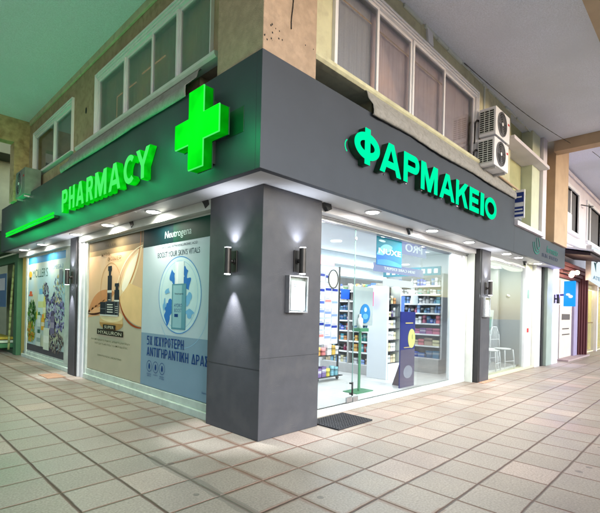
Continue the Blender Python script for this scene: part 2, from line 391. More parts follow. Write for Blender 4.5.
# left upper wall (world x = -.13)
L1 = (.86, 4.62); L2 = (5.82, 8.62)
lw = MB()
lw.box(-.13, .15, .42, L1[0], 4.47, 6.15).box(-.13, .15, L1[1], L2[0], 4, 6.15).box(-.13, .15, L2[1], 9.1, 4, 6.15)
for a, b in (L1, L2): lw.box(-.13, .15, a, b, 5.7, 6.15).box(-.13, .15, a, b, 4.47, 4.56).box(-.13, .15, max(a, 1.15), b, 4.0, 4.47)
part(B, 'upper_wall', lw, mat('buff_plaster', (.40, .31, .20), .88, .14, 3, bump=.3, bscale=60, c3=(.30, .225, .14), s3=9))
part(B, 'arcade_beam', MB().box(-7, .4, 9.1, 9.4, 5.55, 6.3), M['oldtan'], .01)
part(B, 'arcade_column', MB().box(-.47, -.135, 9.08, 9.5, 4.06, 5.56), M['oldtan'], .01)
# pits, dowel holes and streaks in the corner column
pits = MB()
for _ in range(13):
    a, z = random.uniform(-.36, -.1), random.uniform(4.2, 4.4); pits.ball((a, -.371, z), random.uniform(.003, .010), 8, 5, (1, .3, 1.2))
for _ in range(5):
    a, z = random.uniform(-.3, .4), random.uniform(4.4, 5.4); pits.ball((a, -.371, z), random.uniform(.003, .009), 8, 5, (1, .3, 1.2))
part(B, 'plaster_pit', pits, M['dark'])
solo('loose_cable', MB().tube([(.02 + .012 * math.sin(k * .9) + .0 * k, -.378, 5.45 - k * .075) for k in range(14)], .006, 6), M['bronze'], 'short loose brown cable hanging down the pitted corner column', 'cable', (.02, -.378, 4.47))

# upper windows
def up_window(side, x0, x1, z0, z1, yw, muls, cm_, label, inner):
    T = thing('upper_window', label, 'window', (x0, yw, z0), side)
    # stepped surround
    fr = MB()
    for k, (o, dy) in enumerate(((0, .05), (.035, .035), (.07, .02))):
        t = .03
        a, b, c, d = x0 + o * .55, x1 - o * .55, z0 + o * .4, z1 - o
        q = yw + .06 - k * .002; ts = t * .62; tb = t * .6; fr.box(a, a + ts, yw - dy, q, c, d).box(b - ts, b, yw - dy, q, c, d).box(a + ts, b - ts, yw - dy + .001, q, d - t, d).box(a + ts, b - ts, yw - dy + .001, q, c, c + tb)
    part(T, 'frame', fr, M['white'])
    a, b, c, d = x0 + .069, x1 - .069, z0 + .058, z1 - .1
    edges = [a] + muls + [b]
    for i in range(len(edges) - 1):
        p, q = edges[i], edges[i + 1]; yy = yw + (.02 if i % 2 else -.004); t = .042
        s = MB().box(p + .001, p + t, yy, yy + .035, c, d).box(q - t, q - .001, yy, yy + .035, c, d).box(p + t, q - t, yy + .001, yy + .034, c, c + t).box(p + t, q - t, yy + .001, yy + .034, d - t, d)
        sa = part(T, 'sash', s, M['white'], .003)
        part(sa, 'pane', MB().box(p + t, q - t, yy + .014, yy + .02, c + t, d - t), M['upglass'])
        cu = MB(); n = 60
        for k in range(n):
            u0, u1 = p + (q - p) * k / n, p + (q - p) * (k + 1) / n
            g = lambda u: yw + .13 + .005 * math.sin(u * 47) + .003 * math.sin(u * 111)
            cu.quad((u0, g(u0), c), (u1, g(u1), c), (u1, g(u1), d), (u0, g(u0), d))
        part(T, 'curtain', cu, inner[i % len(inner)])
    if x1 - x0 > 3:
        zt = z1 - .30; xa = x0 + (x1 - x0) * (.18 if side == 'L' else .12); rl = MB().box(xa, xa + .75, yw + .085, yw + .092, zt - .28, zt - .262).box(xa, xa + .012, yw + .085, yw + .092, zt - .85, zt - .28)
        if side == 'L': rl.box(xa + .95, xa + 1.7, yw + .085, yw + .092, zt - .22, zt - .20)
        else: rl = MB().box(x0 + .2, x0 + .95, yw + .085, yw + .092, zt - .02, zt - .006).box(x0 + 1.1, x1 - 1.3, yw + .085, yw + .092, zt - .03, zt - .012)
        part(T, 'reflection_streak', rl, M['rail'])  # emissive strips behind the panes imitate warm reflections in the glass
    part(T, 'reveal', MB().box(x0 + .01, x1 - .01, yw + .2, yw + .24, z0, z1), M['dark'])
    return T
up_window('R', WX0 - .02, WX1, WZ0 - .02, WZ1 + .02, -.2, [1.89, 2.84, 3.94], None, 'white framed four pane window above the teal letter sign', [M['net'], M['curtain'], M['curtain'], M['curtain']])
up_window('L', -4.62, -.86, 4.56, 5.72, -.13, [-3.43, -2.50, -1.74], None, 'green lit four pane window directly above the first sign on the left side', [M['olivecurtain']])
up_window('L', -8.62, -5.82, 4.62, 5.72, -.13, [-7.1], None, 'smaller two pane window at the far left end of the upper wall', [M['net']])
# sills
solo('window_sill', MB().prism([(-.2, 4.40), (-.30, 4.40), (-.33, 4.43), (-.33, 4.475), (-.2, 4.49)], .43, 5.75, 'x'), M['cream'], 'cream ledge under the white framed window above the teal letters', 'ledge', (.43, -.2, 4.4), bev=.004)
solo('window_sill', MB().prism([(-.13, 4.46), (-.25, 4.46), (-.28, 4.49), (-.28, 4.53), (-.13, 4.55)], -5.3, -.62, 'x'), M['offwhite'], 'long green lit ledge under the four pane window on the left side', 'ledge', (-5.3, -.13, 4.46), 'L', bev=.004)

# rolled down awning valances
def valance(side, x0, x1, yt, zt, yb, zb, label, base):
    prof = [(yt, zt), (yt - .085, zt - .012), (yt - .105, zt - .04), (yt - .135, zt - .13), (yb - .03, zb + .10), (yb - .036, zb + .03), (yb - .03, zb), (yb - .012, zb - .010)]
    n = 110; mb = MB(); idx = []
    for i in range(n + 1):
        x = x0 + (x1 - x0) * i / n; row = []
        for j, (y, z) in enumerate(prof):
            s = j / (len(prof) - 1)
            wv = (.008 * math.sin(x * 3.1 + j) + .004 * math.sin(x * 17.3 + j * 2.1) + .003 * math.sin(x * 41 + j)) * (.3 + s)
            mb.v.append((x, y + wv * .7, z + (wv * .8 if j > 2 else 0) - .02 * s * abs(math.sin(x * 1.3))))
    m_ = len(prof)
    for i in range(n):
        for j in range(m_ - 1):
            mb.f.append((i * m_ + j, (i + 1) * m_ + j, (i + 1) * m_ + j + 1, i * m_ + j + 1)); mb.sm.append(1)
    o = solo('awning_valance', mb, M['fabric'], label, 'awning', base, side)
    so_ = o.modifiers.new('thick', 'SOLIDIFY'); so_.thickness = .006
    return o
valance('R', 1.46, 7.0, -.22, 4.42, -.405, 4.085, 'crumpled grey beige canvas valance hanging over the band above the teal letters', (1.46, -.22, 4.1))
valance('L', -5.6, -.98, -.15, 4.47, -.405, 4.085, 'green tinted canvas valance hanging over the band beside the green cross', (-5.6, -.15, 4.1))
solo('awning_bar', MB().cyl((5.9, -.36, 4.40), (7.6, -.40, 4.30), .022), M['tan'], 'thin tan rail beneath the two outdoor units', 'rail', (5.9, -.36, 4.4))

# ------------------------------------------------------------------ right shopfront
S = thing('glass_shopfront', 'bright white framed glass shopfront right of the corner pillar', 'shopfront', (1, .28, 0))
part(S, 'threshold', MB().box(1.0, 6.2, .27, .34, 0, .10), M['offwhite'], .006)
part(S, 'shutter_box', MB().box(1.0, 6.2, .10, .255, 2.80, 2.902), M['white'], .004)
part(S, 'shutter_rail', MB().box(1.0, 6.2, .262, .33, 2.74, 2.80).box(1.0, 6.2, .24, .26, 2.775, 2.80), M['steel'], .004)
dr = part(S, 'glass_door', MB().box(1.03, 2.115, .296, .306, .115, 2.735), M['glass'])
part(dr, 'patch_fitting', MB().box(1.98, 2.115, .285, .315, .11, .19), M['steel'], .003)
part(dr, 'handle', MB().cyl((2.06, .25, .22), (2.06, .25, .42), .014).box(2.04, 2.08, .25, .295, .23, .25).box(2.04, 2.08, .25, .295, .39, .41), M['black'])
part(S, 'glass_pane', MB().box(2.135, 5.42, .296, .306, .10, 2.74), M['glass'])
part(S, 'patch_fitting', MB().box(2.135, 2.26, .285, .315, .102, .18).cyl((2.12, .28, 2.60), (2.12, .30, 2.60), .03), M['steel'], .003)
part(S, 'glass_edge', MB().box(2.118, 2.124, .294, .308, .11, 2.74), cm(srgb(130, 165, 160)))
part(S, 'jamb_panel', MB().box(5.42, 5.9, .29, .36, .1, 2.74), M['intwall'], .005)
part(S, 'jamb_panel', MB().box(5.91, 6.13, .275, .36, .1, 2.8), M['white'], .005)
part(S, 'shutter_guide', MB().box(6.135, 6.185, .12, .3, 0, 2.8).box(6.05, 6.1, .262, .275, .1, 2.8), M['offwhite'], .003)
# steel post between the two shops
P1 = thing('shutter_post', 'slate grey metal post with black rubber edge right of the glass shopfront', 'post', (6.2, 0, 0))
part(P1, 'post', MB().box(6.27, 6.78, 0, .3, 0, 2.9), M['pillar'], .006)
part(P1, 'rubber_edge', MB().box(6.195, 6.265, .01, .28, 0, 2.9), M['black'], .004)
part(P1, 'end_plate', MB().box(6.2, 6.9, -.12, -.005, .0005, .012), M['terracotta'], .003)
# door mat
mt_ = MB(); nx, ny = 15, 11
for i in range(nx + 1):
    x = 1.05 + .71 * i / nx; mt_.box(x - .011, x + .011, -.31, .19, .003, .02)
for j in range(ny + 1):
    y = -.31 + .5 * j / ny; mt_.box(1.04, 1.77, y - .011, y + .011, .0025, .0185)
solo('door_mat', mt_, M['rubber'], 'black openwork rubber mat in front of the glass door', 'mat', (1.4, -.06, 0))
solo('mat_well', MB().box(1.045, 1.765, -.305, .185, .0005, .003), M['dark'], 'black backing sheet lying beneath the openwork rubber mat', 'mat', (1.4, -.06, 0))

# ------------------------------------------------------------------ left shopfront (local: x=-y, y=x)
F = thing('poster_shopfront', 'left shopfront with pale framed windows covered by large posters', 'shopfront', (-10.8, .15, 0), 'L')
part(F, 'sill', MB().box(-5.55, -1.04, .06, .2, 0, .10).box(-5.55, -1.04, .10, .2, .10, .205), M['mint'], .008)
part(F, 'sill', MB().box(-10.3, -6.30, .06, .2, 0, .09).box(-10.3, -6.30, .10, .2, .09, .175), M['mint'], .008)
part(F, 'shutter_box', MB().box(-5.84, -1.04, .02, .15, 2.775, 2.902).box(-10.6, -6.3, .02, .15, 2.775, 2.902), M['offwhite'], .004)
part(F, 'shutter_guide', MB().box(-5.84, -5.78, .03, .14, 0, 2.775).box(-5.72, -5.62, .06, .16, 0, 2.775), M['white'], .003)
part(F, 'frame', MB().box(-5.61, -5.51, .085, .2, 0, 2.775).box(-5.51, -1.04, .13, .2, 2.745, 2.775), M['offwhite'], .003)
part(F, 'frame', MB().box(-10.12, -9.95, .09, .2, 0, 2.78).box(-6.85, -6.30, .09, .2, .175, 2.78).box(-9.95, -6.85, .12, .2, 2.72, 2.78).box(-9.95, -6.85, .12, .2, .175, .22), M['mint'], .004)
part(F, 'jamb_panel', MB().box(-10.5, -10.15, .1, .2, 0, 2.78), cm(srgb(190, 170, 95)))
part(F, 'backing_wall', MB().box(-10.6, -1.04, .2, .26, .0, 2.9), M['offwhite'])
P2 = thing('shutter_post', 'dark grey metal post between the two poster windows on the left', 'post', (-6.28, 0, 0), 'L')
part(P2, 'post', MB().box(-6.28, -5.92, 0, .3, 0, 2.9), M['pillar'], .006)
part(P2, 'rubber_edge', MB().box(-5.915, -5.85, .012, .28, 0, 2.9), M['black'], .004)

def arc(cx, cz, rx, rz, a0, a1, n=14): return [(cx + rx * math.cos(math.radians(a0 + (a1 - a0) * k / n)), cz + rz * math.sin(math.radians(a0 + (a1 - a0) * k / n))) for k in range(n + 1)]
def glyph(ch, w, t):
    th = t * .86; r = .31; rx = min(r, w - t * .9); c = w / 2
    if ch in 'PΡ': return [[(0, 0), (t, 0), (t, 1 - 2 * r)] + arc(w - rx, 1 - r, rx, r, -90, 90) + [(0, 1)], [(t, 1 - 2 * r + th)] + arc(w - rx, 1 - r, rx - t, r - th, -90, 90) + [(t, 1 - th)]]
    if ch == 'R': return [[(0, 0), (t, 0), (t, 1 - 2 * r), (w * .46, 1 - 2 * r), (w - t * 1.15, 0), (w, 0), (w * .74, 1 - 2 * r + .03)] + arc(w - rx * 1.08, 1 - r, rx, r, -60, 90) + [(0, 1)], [(t, 1 - 2 * r + th)] + arc(w - rx * 1.08, 1 - r, rx - t, r - th, -90, 90) + [(t, 1 - th)]]
    if ch == 'H': return [[(0, 0), (t, 0), (t, .5 - th / 2), (w - t, .5 - th / 2), (w - t, 0), (w, 0), (w, 1), (w - t, 1), (w - t, .5 + th / 2), (t, .5 + th / 2), (t, 1), (0, 1)]]
    if ch in 'AΑ':
        x = lambda z: 1.05 * t + (c - 1.05 * t) * z / .82
        return [[(0, 0), (t * 1.05, 0), (x(.20), .20), (w - x(.20), .20), (w - t * 1.05, 0), (w, 0), (c + t * .6, 1), (c - t * .6, 1)], [(x(.20 + th), .20 + th), (w - x(.20 + th), .20 + th), (c, .80)]]
    if ch in 'MΜ': return [[(0, 0), (t, 0), (t, .64), (c - t * .40, 0), (c + t * .40, 0), (w - t, .64), (w - t, 0), (w, 0), (w, 1), (w - t * 1.3, 1), (c, .42), (t * 1.3, 1), (0, 1)]]
    if ch == 'C': return [arc(c * 1.06, .5, c * 1.06, .5, 48, 312, 28) + arc(c * 1.06, .5, c * 1.06 - t, .5 - th, 312, 48, 28)]
    if ch == 'Y': return [[(c - t / 2, 0), (c + t / 2, 0), (c + t / 2, .42), (w, 1), (w - 1.15 * t, 1), (c, .60), (1.15 * t, 1), (0, 1), (c - t / 2, .42)]]
    if ch in 'KΚ': return [[(0, 0), (t, 0), (t, .32), (.46 * w, .50), (w - 1.25 * t, 0), (w, 0), (.66 * w, .62), (w * .98, 1), (w * .98 - 1.3 * t, 1), (t, .58), (t, 1), (0, 1)]]
    if ch in 'EΕ': return [[(0, 0), (w, 0), (w, th), (t, th), (t, .5 - th / 2), (w * .92, .5 - th / 2), (w * .92, .5 + th / 2), (t, .5 + th / 2), (t, 1 - th), (w * .97, 1 - th), (w * .97, 1), (0, 1)]]
    if ch in 'IΙ': return [[(0, 0), (w, 0), (w, 1), (0, 1)]]
    if ch == 'Σ': return [[(0, 0), (w, 0), (w, th), (t * 1.5, th), (w * .62, .5), (t * 1.5, 1 - th), (w, 1 - th), (w, 1), (0, 1), (0, 1 - th), (w * .62 - t * 1.3, .5), (0, th)]]
    if ch in 'XΧ': return [[(0, 0), (1.2 * t, 0), (c, .38), (w - 1.2 * t, 0), (w, 0), (c + t * .62, .5), (w, 1), (w - 1.2 * t, 1), (c, .62), (1.2 * t, 1), (0, 1), (c - t * .62, .5)]]
    if ch == 'Υ': return glyph('Y', w, t)
    if ch == 'Τ': return [[(c - t / 2, 0), (c + t / 2, 0), (c + t / 2, 1 - th), (w, 1 - th), (w, 1), (0, 1), (0, 1 - th), (c - t / 2, 1 - th)]]
    if ch == 'Γ': return [[(0, 0), (t, 0), (t, 1 - th), (w, 1 - th), (w, 1), (0, 1)]]
    if ch == 'Ν': return [[(0, 0), (t, 0), (t, .66), (w - t, 0), (w, 0), (w, 1), (w - t, 1), (w - t, .34), (t, 1), (0, 1)]]
    if ch == 'Η': return glyph('H', w, t)
    if ch == 'Δ': return [[(0, 0), (w, 0), (c + t * .6, 1), (c - t * .6, 1)], [(t * 1.25, th), (w - t * 1.25, th), (c, .78)]]
    if ch == '5': return [[(0, 0), (w * .6, 0)] + arc(w * .6, .33, w * .4, .33, -90, 90, 12) + [(t, .66), (t, 1 - th), (w * .95, 1 - th), (w * .95, 1), (0, 1), (0, .53), (w * .55, .53)] + arc(w * .6, .33, w * .4 - t, .2, 90, -90, 10) + [(0, th)]]
    if ch in 'OΟ': return [arc(c, .5, c, .5, 0, 352, 44), arc(c, .5, c - t, .5 - th, 0, 352, 44)]
    if ch == 'Φ':
        h = t * .5; rz = .37; a = math.degrees(math.acos(h / c)); b = math.degrees(math.acos(h / (c - t)))
        return [[(c + h, 0)] + arc(c, .5, c, rz, -a, a, 26) + [(c + h, 1), (c - h, 1)] + arc(c, .5, c, rz, 180 - a, 180 + a, 26) + [(c - h, 0)], arc(c, .5, c - t, rz - th, -b, b, 18), arc(c, .5, c - t, rz - th, 180 - b, 180 + b, 18)]
def sign_letter(parent, name, ch, mt, x0, x1, z0, z1, y, depth, t, grow=0):
    h = z1 - z0; cu = bpy.data.curves.new(name, 'CURVE'); cu.dimensions = '2D'; cu.fill_mode = 'BOTH'; cu.extrude = .5 if depth > .0009 else 0; cu.offset = 0
    if grow: cu.bevel_depth = grow; cu.bevel_resolution = 0
    for lp in glyph(ch, (x1 - x0) / h, t):
        sp = cu.splines.new('POLY'); sp.points.add(len(lp) - 1); sp.use_cyclic_u = True
        for p, q in zip(sp.points, lp): p.co = (q[0] * h, q[1] * h, 0, 1)
    to = bpy.data.objects.new(name, cu); COL.objects.link(to); dg = bpy.context.evaluated_depsgraph_get(); dg.update()
    me = bpy.data.meshes.new_from_object(to.evaluated_get(dg)); bpy.data.objects.remove(to); base = BASE[parent]
    for v in me.vertices:
        x, z = v.co.x, v.co.y; v.co = (x0 + x - base[0], (y if v.co.z > 0 or depth < .001 else y + depth) - base[1], z0 + z - base[2])
    me.materials.clear(); me.materials.append(mt); o = bpy.data.objects.new(name, me); COL.objects.link(o); o.parent = parent; BASE[o] = base
    for p in me.polygons: p.material_index = 0
    return o
# posters -------------------------------------------------------
class Poster:
    def __init__(s, name, label, x0, x1, z0, z1, y, mt, side='L'):
        s.b = (x0, x1, z0, z1, y); s.k = 1
        s.T = thing(name, label, 'poster', (x0, y, z0), side)
        part(s.T, 'print_panel', MB().box(x0, x1, y, y + .012, z0, z1), mt)
    def P(s, u, v): return (s.b[0] + u * (s.b[1] - s.b[0]), s.b[2] + v * (s.b[3] - s.b[2]))
    def lay(s): s.k += 1; return s.b[4] - .0003 * s.k
    def poly(s, pts, mt, name='printed_shape'):
        y = s.lay(); part(s.T, name, MB().prism([s.P(u, v) for u, v in pts], y, y + .00015), mt)
    def rect(s, u0, u1, v0, v1, mt, name='printed_shape'): s.poly([(u0, v0), (u1, v0), (u1, v1), (u0, v1)], mt, name)
    def ell(s, cu, cv, ru, rv, mt, name='printed_shape'): s.poly(oval(cu, cv, ru, rv, 48), mt, name)
    def ring(s, cu, cv, ru, rv, t, mt, name='printed_ring', a0=0, a1=2 * PI, n=56):
        y = s.lay(); mb = MB(); W = s.b[1] - s.b[0]; H = s.b[3] - s.b[2]; c = s.P(cu, cv)
        ring(mb, c[0], c[1], ru * W, rv * H, t, y, y + .00015, n, a0, a1); part(s.T, name, mb, mt)
    def text(s, t, mt, u0, u1, v0, v1, bold=0, shear=0, name='printed_text'):
        y = s.lay(); a, c = s.P(u0, v0); b, d = s.P(u1, v1); return text(s.T, name, t, mt, a, b, c, d, y, 0, 0, shear=shear, res=3)
    def stroke(s, pts, t, mt, name='printed_line'):
        y = s.lay(); mb = MB(); q = [Vector(s.P(u, v)) for u, v in pts]
        L_, R_ = [], []
        for i, p in enumerate(q):
            d = (q[min(i + 1, len(q) - 1)] - q[max(i - 1, 0)]).normalized(); n = Vector((-d.y, d.x)); tt = t * (.35 + .65 * math.sin(PI * (i + .5) / len(q)))
            L_.append(tuple(p + n * tt / 2)); R_.append(tuple(p - n * tt / 2))
        for i in range(len(q) - 1): mb.prism([L_[i], L_[i + 1], R_[i + 1], R_[i]], y, y + .00015)
        part(s.T, name, mb, mt)
def curve(p0, p1, p2, p3, n=18):
    o = []
    for i in range(n + 1):
        t = i / n; a = (1 - t) ** 3; b = 3 * t * (1 - t) ** 2; c = 3 * t * t * (1 - t); d = t ** 3
        o.append((a * p0[0] + b * p1[0] + c * p2[0] + d * p3[0], a * p0[1] + b * p1[1] + c * p2[1] + d * p3[1]))
    return o
# A: beige serum poster
beige = mat('beige_print', srgb(222, 182, 142), .5, .05, 1.2, c3=srgb(236, 208, 180), s3=.9, spec=.12)
A = Poster('window_poster', 'beige poster with two dropper bottles and a jar on a round podium', -5.50, -3.14, .215, 2.74, .118, beige)
lower = mat('sage_print', srgb(192, 182, 156), .5, .05, 2)
A.rect(0, 1, 0, .435, lower)
A.rect(0, 1, .925, 1, cm(srgb(92, 82, 60)), 'printed_band'); A.rect(.0, 1, .885, .925, cm(srgb(150, 128, 92)), 'printed_band')
A.poly(curve((0, .44), (.08, .60), (.30, .66), (.55, .60)) + curve((.55, .60), (.40, .50), (.15, .47), (0, .46)), cm(srgb(206, 140, 92)))
A.poly(curve((0, .41), (.1, .50), (.22, .50), (.32, .46)) + [(.3, .43), (0, .405)], cm(srgb(226, 168, 120)))
A.poly(curve((.60, .58), (.66, .72), (.80, .86), (.99, .90)) + curve((.99, .90), (.94, .74), (.82, .60), (.66, .55)), cm(srgb(240, 214, 170)))
A.poly(curve((.66, .62), (.70, .74), (.82, .84), (.93, .86)) + curve((.93, .86), (.86, .74), (.80, .66), (.70, .60)), cm(srgb(250, 238, 214)))
A.stroke(curve((.96, 1.0), (.98, .84), (.84, .66), (.66, .56)), .035, cm(srgb(190, 120, 66)))
A.stroke(curve((.56, .60), (.62, .78), (.80, .89), (1, .905)), .03, cm(srgb(244, 226, 190)))
A.poly(curve((.62, .56), (.66, .46), (.80, .38), (1, .37)) + [(1, .62), (.80, .66)], cm(srgb(236, 196, 140)))
A.stroke(curve((.62, .58), (.66, .42), (.84, .355), (1, .362)), .045, cm(srgb(158, 72, 32)))
A.stroke(curve((0, .437), (.12, .425), (.24, .44), (.30, .455)), .04, cm(srgb(70, 34, 18)))
A.ring(.46, .62, .20, .20, .012, cm(srgb(196, 150, 96)))
A.ell(.48, .375, .225, .055, cm(srgb(176, 134, 78)), 'podium'); A.rect(.262, .698, .375, .425, cm(srgb(214, 182, 128)), 'podium'); A.ell(.48, .425, .218, .042, cm(srgb(236, 214, 166)), 'podium')
dk = cm(srgb(34, 40, 48)); gm = cm(srgb(84, 88, 92)); lt = cm(srgb(206, 206, 196))
def dropper(cu, v0, v1, wd):
    h = v1 - v0
    A.rect(cu - wd, cu + wd, v0, v0 + h * .44, gm, 'bottle_print'); A.rect(cu - wd * .9, cu + wd * .2, v0 + h * .03, v0 + h * .42, dk, 'bottle_print')
    A.rect(cu - wd * 1.02, cu + wd * 1.02, v0 + h * .44, v0 + h * .49, lt, 'bottle_print')
    A.rect(cu - wd * .95, cu + wd * .95, v0 + h * .49, v0 + h * .80, dk, 'bottle_print'); A.rect(cu - wd * .5, cu + wd * .5, v0 + h * .80, v0 + h * .9, dk, 'bottle_print')
    A.rect(cu - wd * .85, cu + wd * .85, v0 + h * .9, v0 + h * 1.0, dk, 'bottle_print')
    for k in range(4): A.rect(cu - wd * .5, cu + wd * .6, v0 + h * (.10 + .06 * k), v0 + h * (.115 + .06 * k), lt, 'bottle_print')
dropper(.445, .445, .795, .042); dropper(.585, .43, .665, .046)
A.rect(.27, .445, .43, .53, dk, 'jar_print'); A.rect(.275, .44, .475, .482, gm, 'jar_print'); A.rect(.38, .56, .435, .535, gm, 'jar_print'); A.rect(.39, .55, .44, .53, dk, 'jar_print')
for k in range(4): A.rect(.41, .52, .452 + .018 * k, .460 + .018 * k, lt, 'jar_print')
A.rect(.27, .62, .425, .436, lt, 'jar_print')
A.text('FILLER', cm(srgb(60, 50, 36)), .36, .56, .938, .958, .01); A.text('ΚΩΔ', cm(srgb(120, 92, 58)), .28, .45, .875, .90, .01); A.text('ΦΟΝΙΕΡ', cm(srgb(130, 100, 62)), .40, .66, .832, .862, .0)
A.rect(.34, .58, .327, .362, cm(srgb(38, 36, 28)), 'label_block'); A.rect(.22, .72, .283, .325, cm(srgb(38, 36, 28)), 'label_block')
A.text('SUPER', cm(srgb(210, 208, 180)), .37, .55, .333, .354, .012); A.text('HYALURON', cm(srgb(210, 208, 180)), .25, .69, .290, .315, .012)
gr = cm(srgb(96, 98, 74))
A.text('Αναπλήρωση όγκου, μείωση ρυτίδων', gr, .10, .84, .232, .250); A.text('ενίσχυση και λάμψη επιδερμίδας', gr, .18, .80, .203, .222)
A.text('DERMATOLOGICAL LABORATORIES', gr, .24, .70, .118, .130)
# B: skincare poster
paleb = mat('pale_blue_print', srgb(192, 208, 214), .5, .03, 1, c3=srgb(206, 220, 224), s3=.8, spec=.12)
Bp = Poster('window_poster', 'pale blue poster with one upright bottle inside a blue oval and bold Greek words', -3.13, -1.045, .215, 2.74, .116, paleb)
Bp.rect(0, 1, .885, 1, cm(srgb(6, 40, 44)), 'printed_band'); Bp.rect(.46, 1, .885, 1, cm(srgb(0, 66, 50)), 'printed_band')
navy = cm(srgb(20, 64, 128)); slate = cm(srgb(30, 52, 70)); bl = cm(srgb(74, 140, 200)); lb = cm(srgb(150, 200, 226))
Bp.rect(0, 1, 0, .335, mat('grey_blue_print', srgb(136, 162, 180), .6, .03, 2, spec=.12), 'printed_band')
Bp.text('Neutrogena', cm(srgb(170, 205, 196)), .34, .70, .905, .960, 0, .1)
Bp.text('SKINCARE WITH HYALURONIC ACID', slate, .30, .78, .858, .872); Bp.text("BOOST YOUR SKIN'S VITALS", slate, .24, .81, .805, .838, .012)
Bp.ell(.555, .575, .285, .225, cm(srgb(206, 230, 232)), 'printed_oval'); Bp.ring(.555, .575, .285, .225, .014, bl); Bp.ring(.555, .575, .245, .20, .007, lb); Bp.ring(.60, .50, .32, .23, .006, lb, a0=3.6, a1=6.2)
sp = cm(srgb(52, 120, 196)); sp2 = cm(srgb(120, 180, 220))
for (a, b, c, d, mm) in ((.43, .50, .05, .04, sp), (.40, .46, .035, .05, sp), (.66, .64, .045, .05, sp), (.68, .55, .04, .035, sp2), (.64, .70, .03, .035, sp), (.47, .68, .035, .045, sp), (.70, .47, .05, .02, sp2), (.40, .60, .03, .02, sp2), (.36, .52, .02, .03, sp2)):
    Bp.poly([(a + c * math.cos(t) * (1 + .35 * math.sin(3 * t + a * 9)), b + d * math.sin(t) * (1 + .4 * math.cos(2 * t + b * 20))) for t in [2 * PI * k / 30 for k in range(30)]], mm, 'splash_print')
Bp.rect(.50, .62, .635, .77, cm(srgb(226, 238, 240)), 'bottle_print'); Bp.rect(.52, .545, .64, .765, cm(srgb(246, 250, 252)), 'bottle_print')
Bp.rect(.465, .655, .375, .64, cm(srgb(92, 146, 160)), 'bottle_print'); Bp.rect(.48, .64, .385, .632, cm(srgb(150, 192, 200)), 'bottle_print'); Bp.rect(.60, .645, .385, .632, cm(srgb(104, 158, 172)), 'bottle_print')
Bp.text('HYDRO\nBOOST', navy, .50, .605, .475, .525, .01); Bp.rect(.505, .555, .447, .465, navy, 'bottle_print'); Bp.text('Neutrogena', slate, .505, .62, .575, .588)
def headline(P, st, mt, u0, u1, v0, v1):
    rel = {'Ι': .38, ' ': .55, 'Σ': .95, 'Ν': 1.1, 'Α': 1.12, 'Δ': 1.15, 'Γ': .9}
    tot = sum(rel.get(c, 1) for c in st) + .22 * (len(st) - 1); y = P.lay(); a, z0 = P.P(u0, v0); b, z1 = P.P(u1, v1); unit = (b - a) / tot; x = a
    for c in st:
        w_ = rel.get(c, 1) * unit
        if c != ' ': sign_letter(P.T, 'printed_letter', c, mt, x, x + w_, z0, z1, y, 0, .15 if c != 'Ι' else .15)
        x += w_ + .22 * unit
headline(Bp, '5Χ ΙΣΧΥΡΟΤΕΡΗ', navy, .105, .64, .262, .318); headline(Bp, 'ΑΝΤΙΓΗΡΑΝΤΙΚΗ ΔΡΑΣΗ', navy, .105, .99, .192, .248)
for k in range(3):
    Bp.ring(.15 + .10 * k, .128, .042, .036, .008, navy, n=30); Bp.ell(.15 + .10 * k, .125, .012, .016, navy, 'icon_print'); Bp.rect(.142 + .10 * k, .158 + .10 * k, .13, .145, navy, 'icon_print')
    Bp.text(('ΕΝΥΔΑΤΩΣΗ\nΔΕΡΜΑΤΟΣ', 'ΛΑΜΨΗ', 'ΜΕΙΩΣΗ\nΡΥΤΙΔΩΝ')[k], navy, .115 + .10 * k, .185 + .10 * k, .062 + (.014 if k == 1 else 0), .083)
Bp.text('kenvue', navy, .88, .97, .045, .057)
# C: far collage poster
farbg = mat('blue_cream_print', srgb(176, 206, 214), .5, .1, .9, c2=srgb(206, 206, 168), thr=(.4, .62))
Cp = Poster('window_poster', 'blue and yellow collage poster with purple flowers and small bottles, farthest left', -9.94, -6.86, .225, 2.72, .112, farbg)
Cp.rect(0, 1, .93, 1, cm(srgb(60, 150, 196)), 'printed_band'); Cp.rect(.0, 1, .0, .07, cm(srgb(86, 84, 88)), 'printed_band')
Cp.text("MOLLER'S", cm(srgb(44, 92, 84)), .14, .56, .78, .87, .02, name='printed_text'); Cp.ell(.07, .82, .05, .035, cm(srgb(214, 168, 60)), 'emblem_print'); Cp.rect(.04, .10, .765, .79, cm(srgb(90, 96, 60)), 'emblem_print')
Cp.text('OMEGA-3', cm(srgb(110, 150, 180)), .68, .93, .84, .88, .01); Cp.ell(.09, .62, .04, .02, cm(srgb(206, 100, 60)), 'label_print'); Cp.rect(.03, .15, .585, .605, cm(srgb(206, 100, 60)), 'label_print')
Cp.poly(curve((.20, .36), (.34, .46), (.40, .58), (.48, .74)) + curve((.48, .74), (.44, .56), (.36, .44), (.30, .34)), cm(srgb(214, 196, 70)), 'petal_print')
Cp.text('B', cm(srgb(210, 160, 40)), .36, .42, .50, .57, .03)
pur = [srgb(74, 70, 128), srgb(104, 98, 158), srgb(52, 50, 92), srgb(146, 140, 190), srgb(88, 84, 110), srgb(176, 176, 206)]
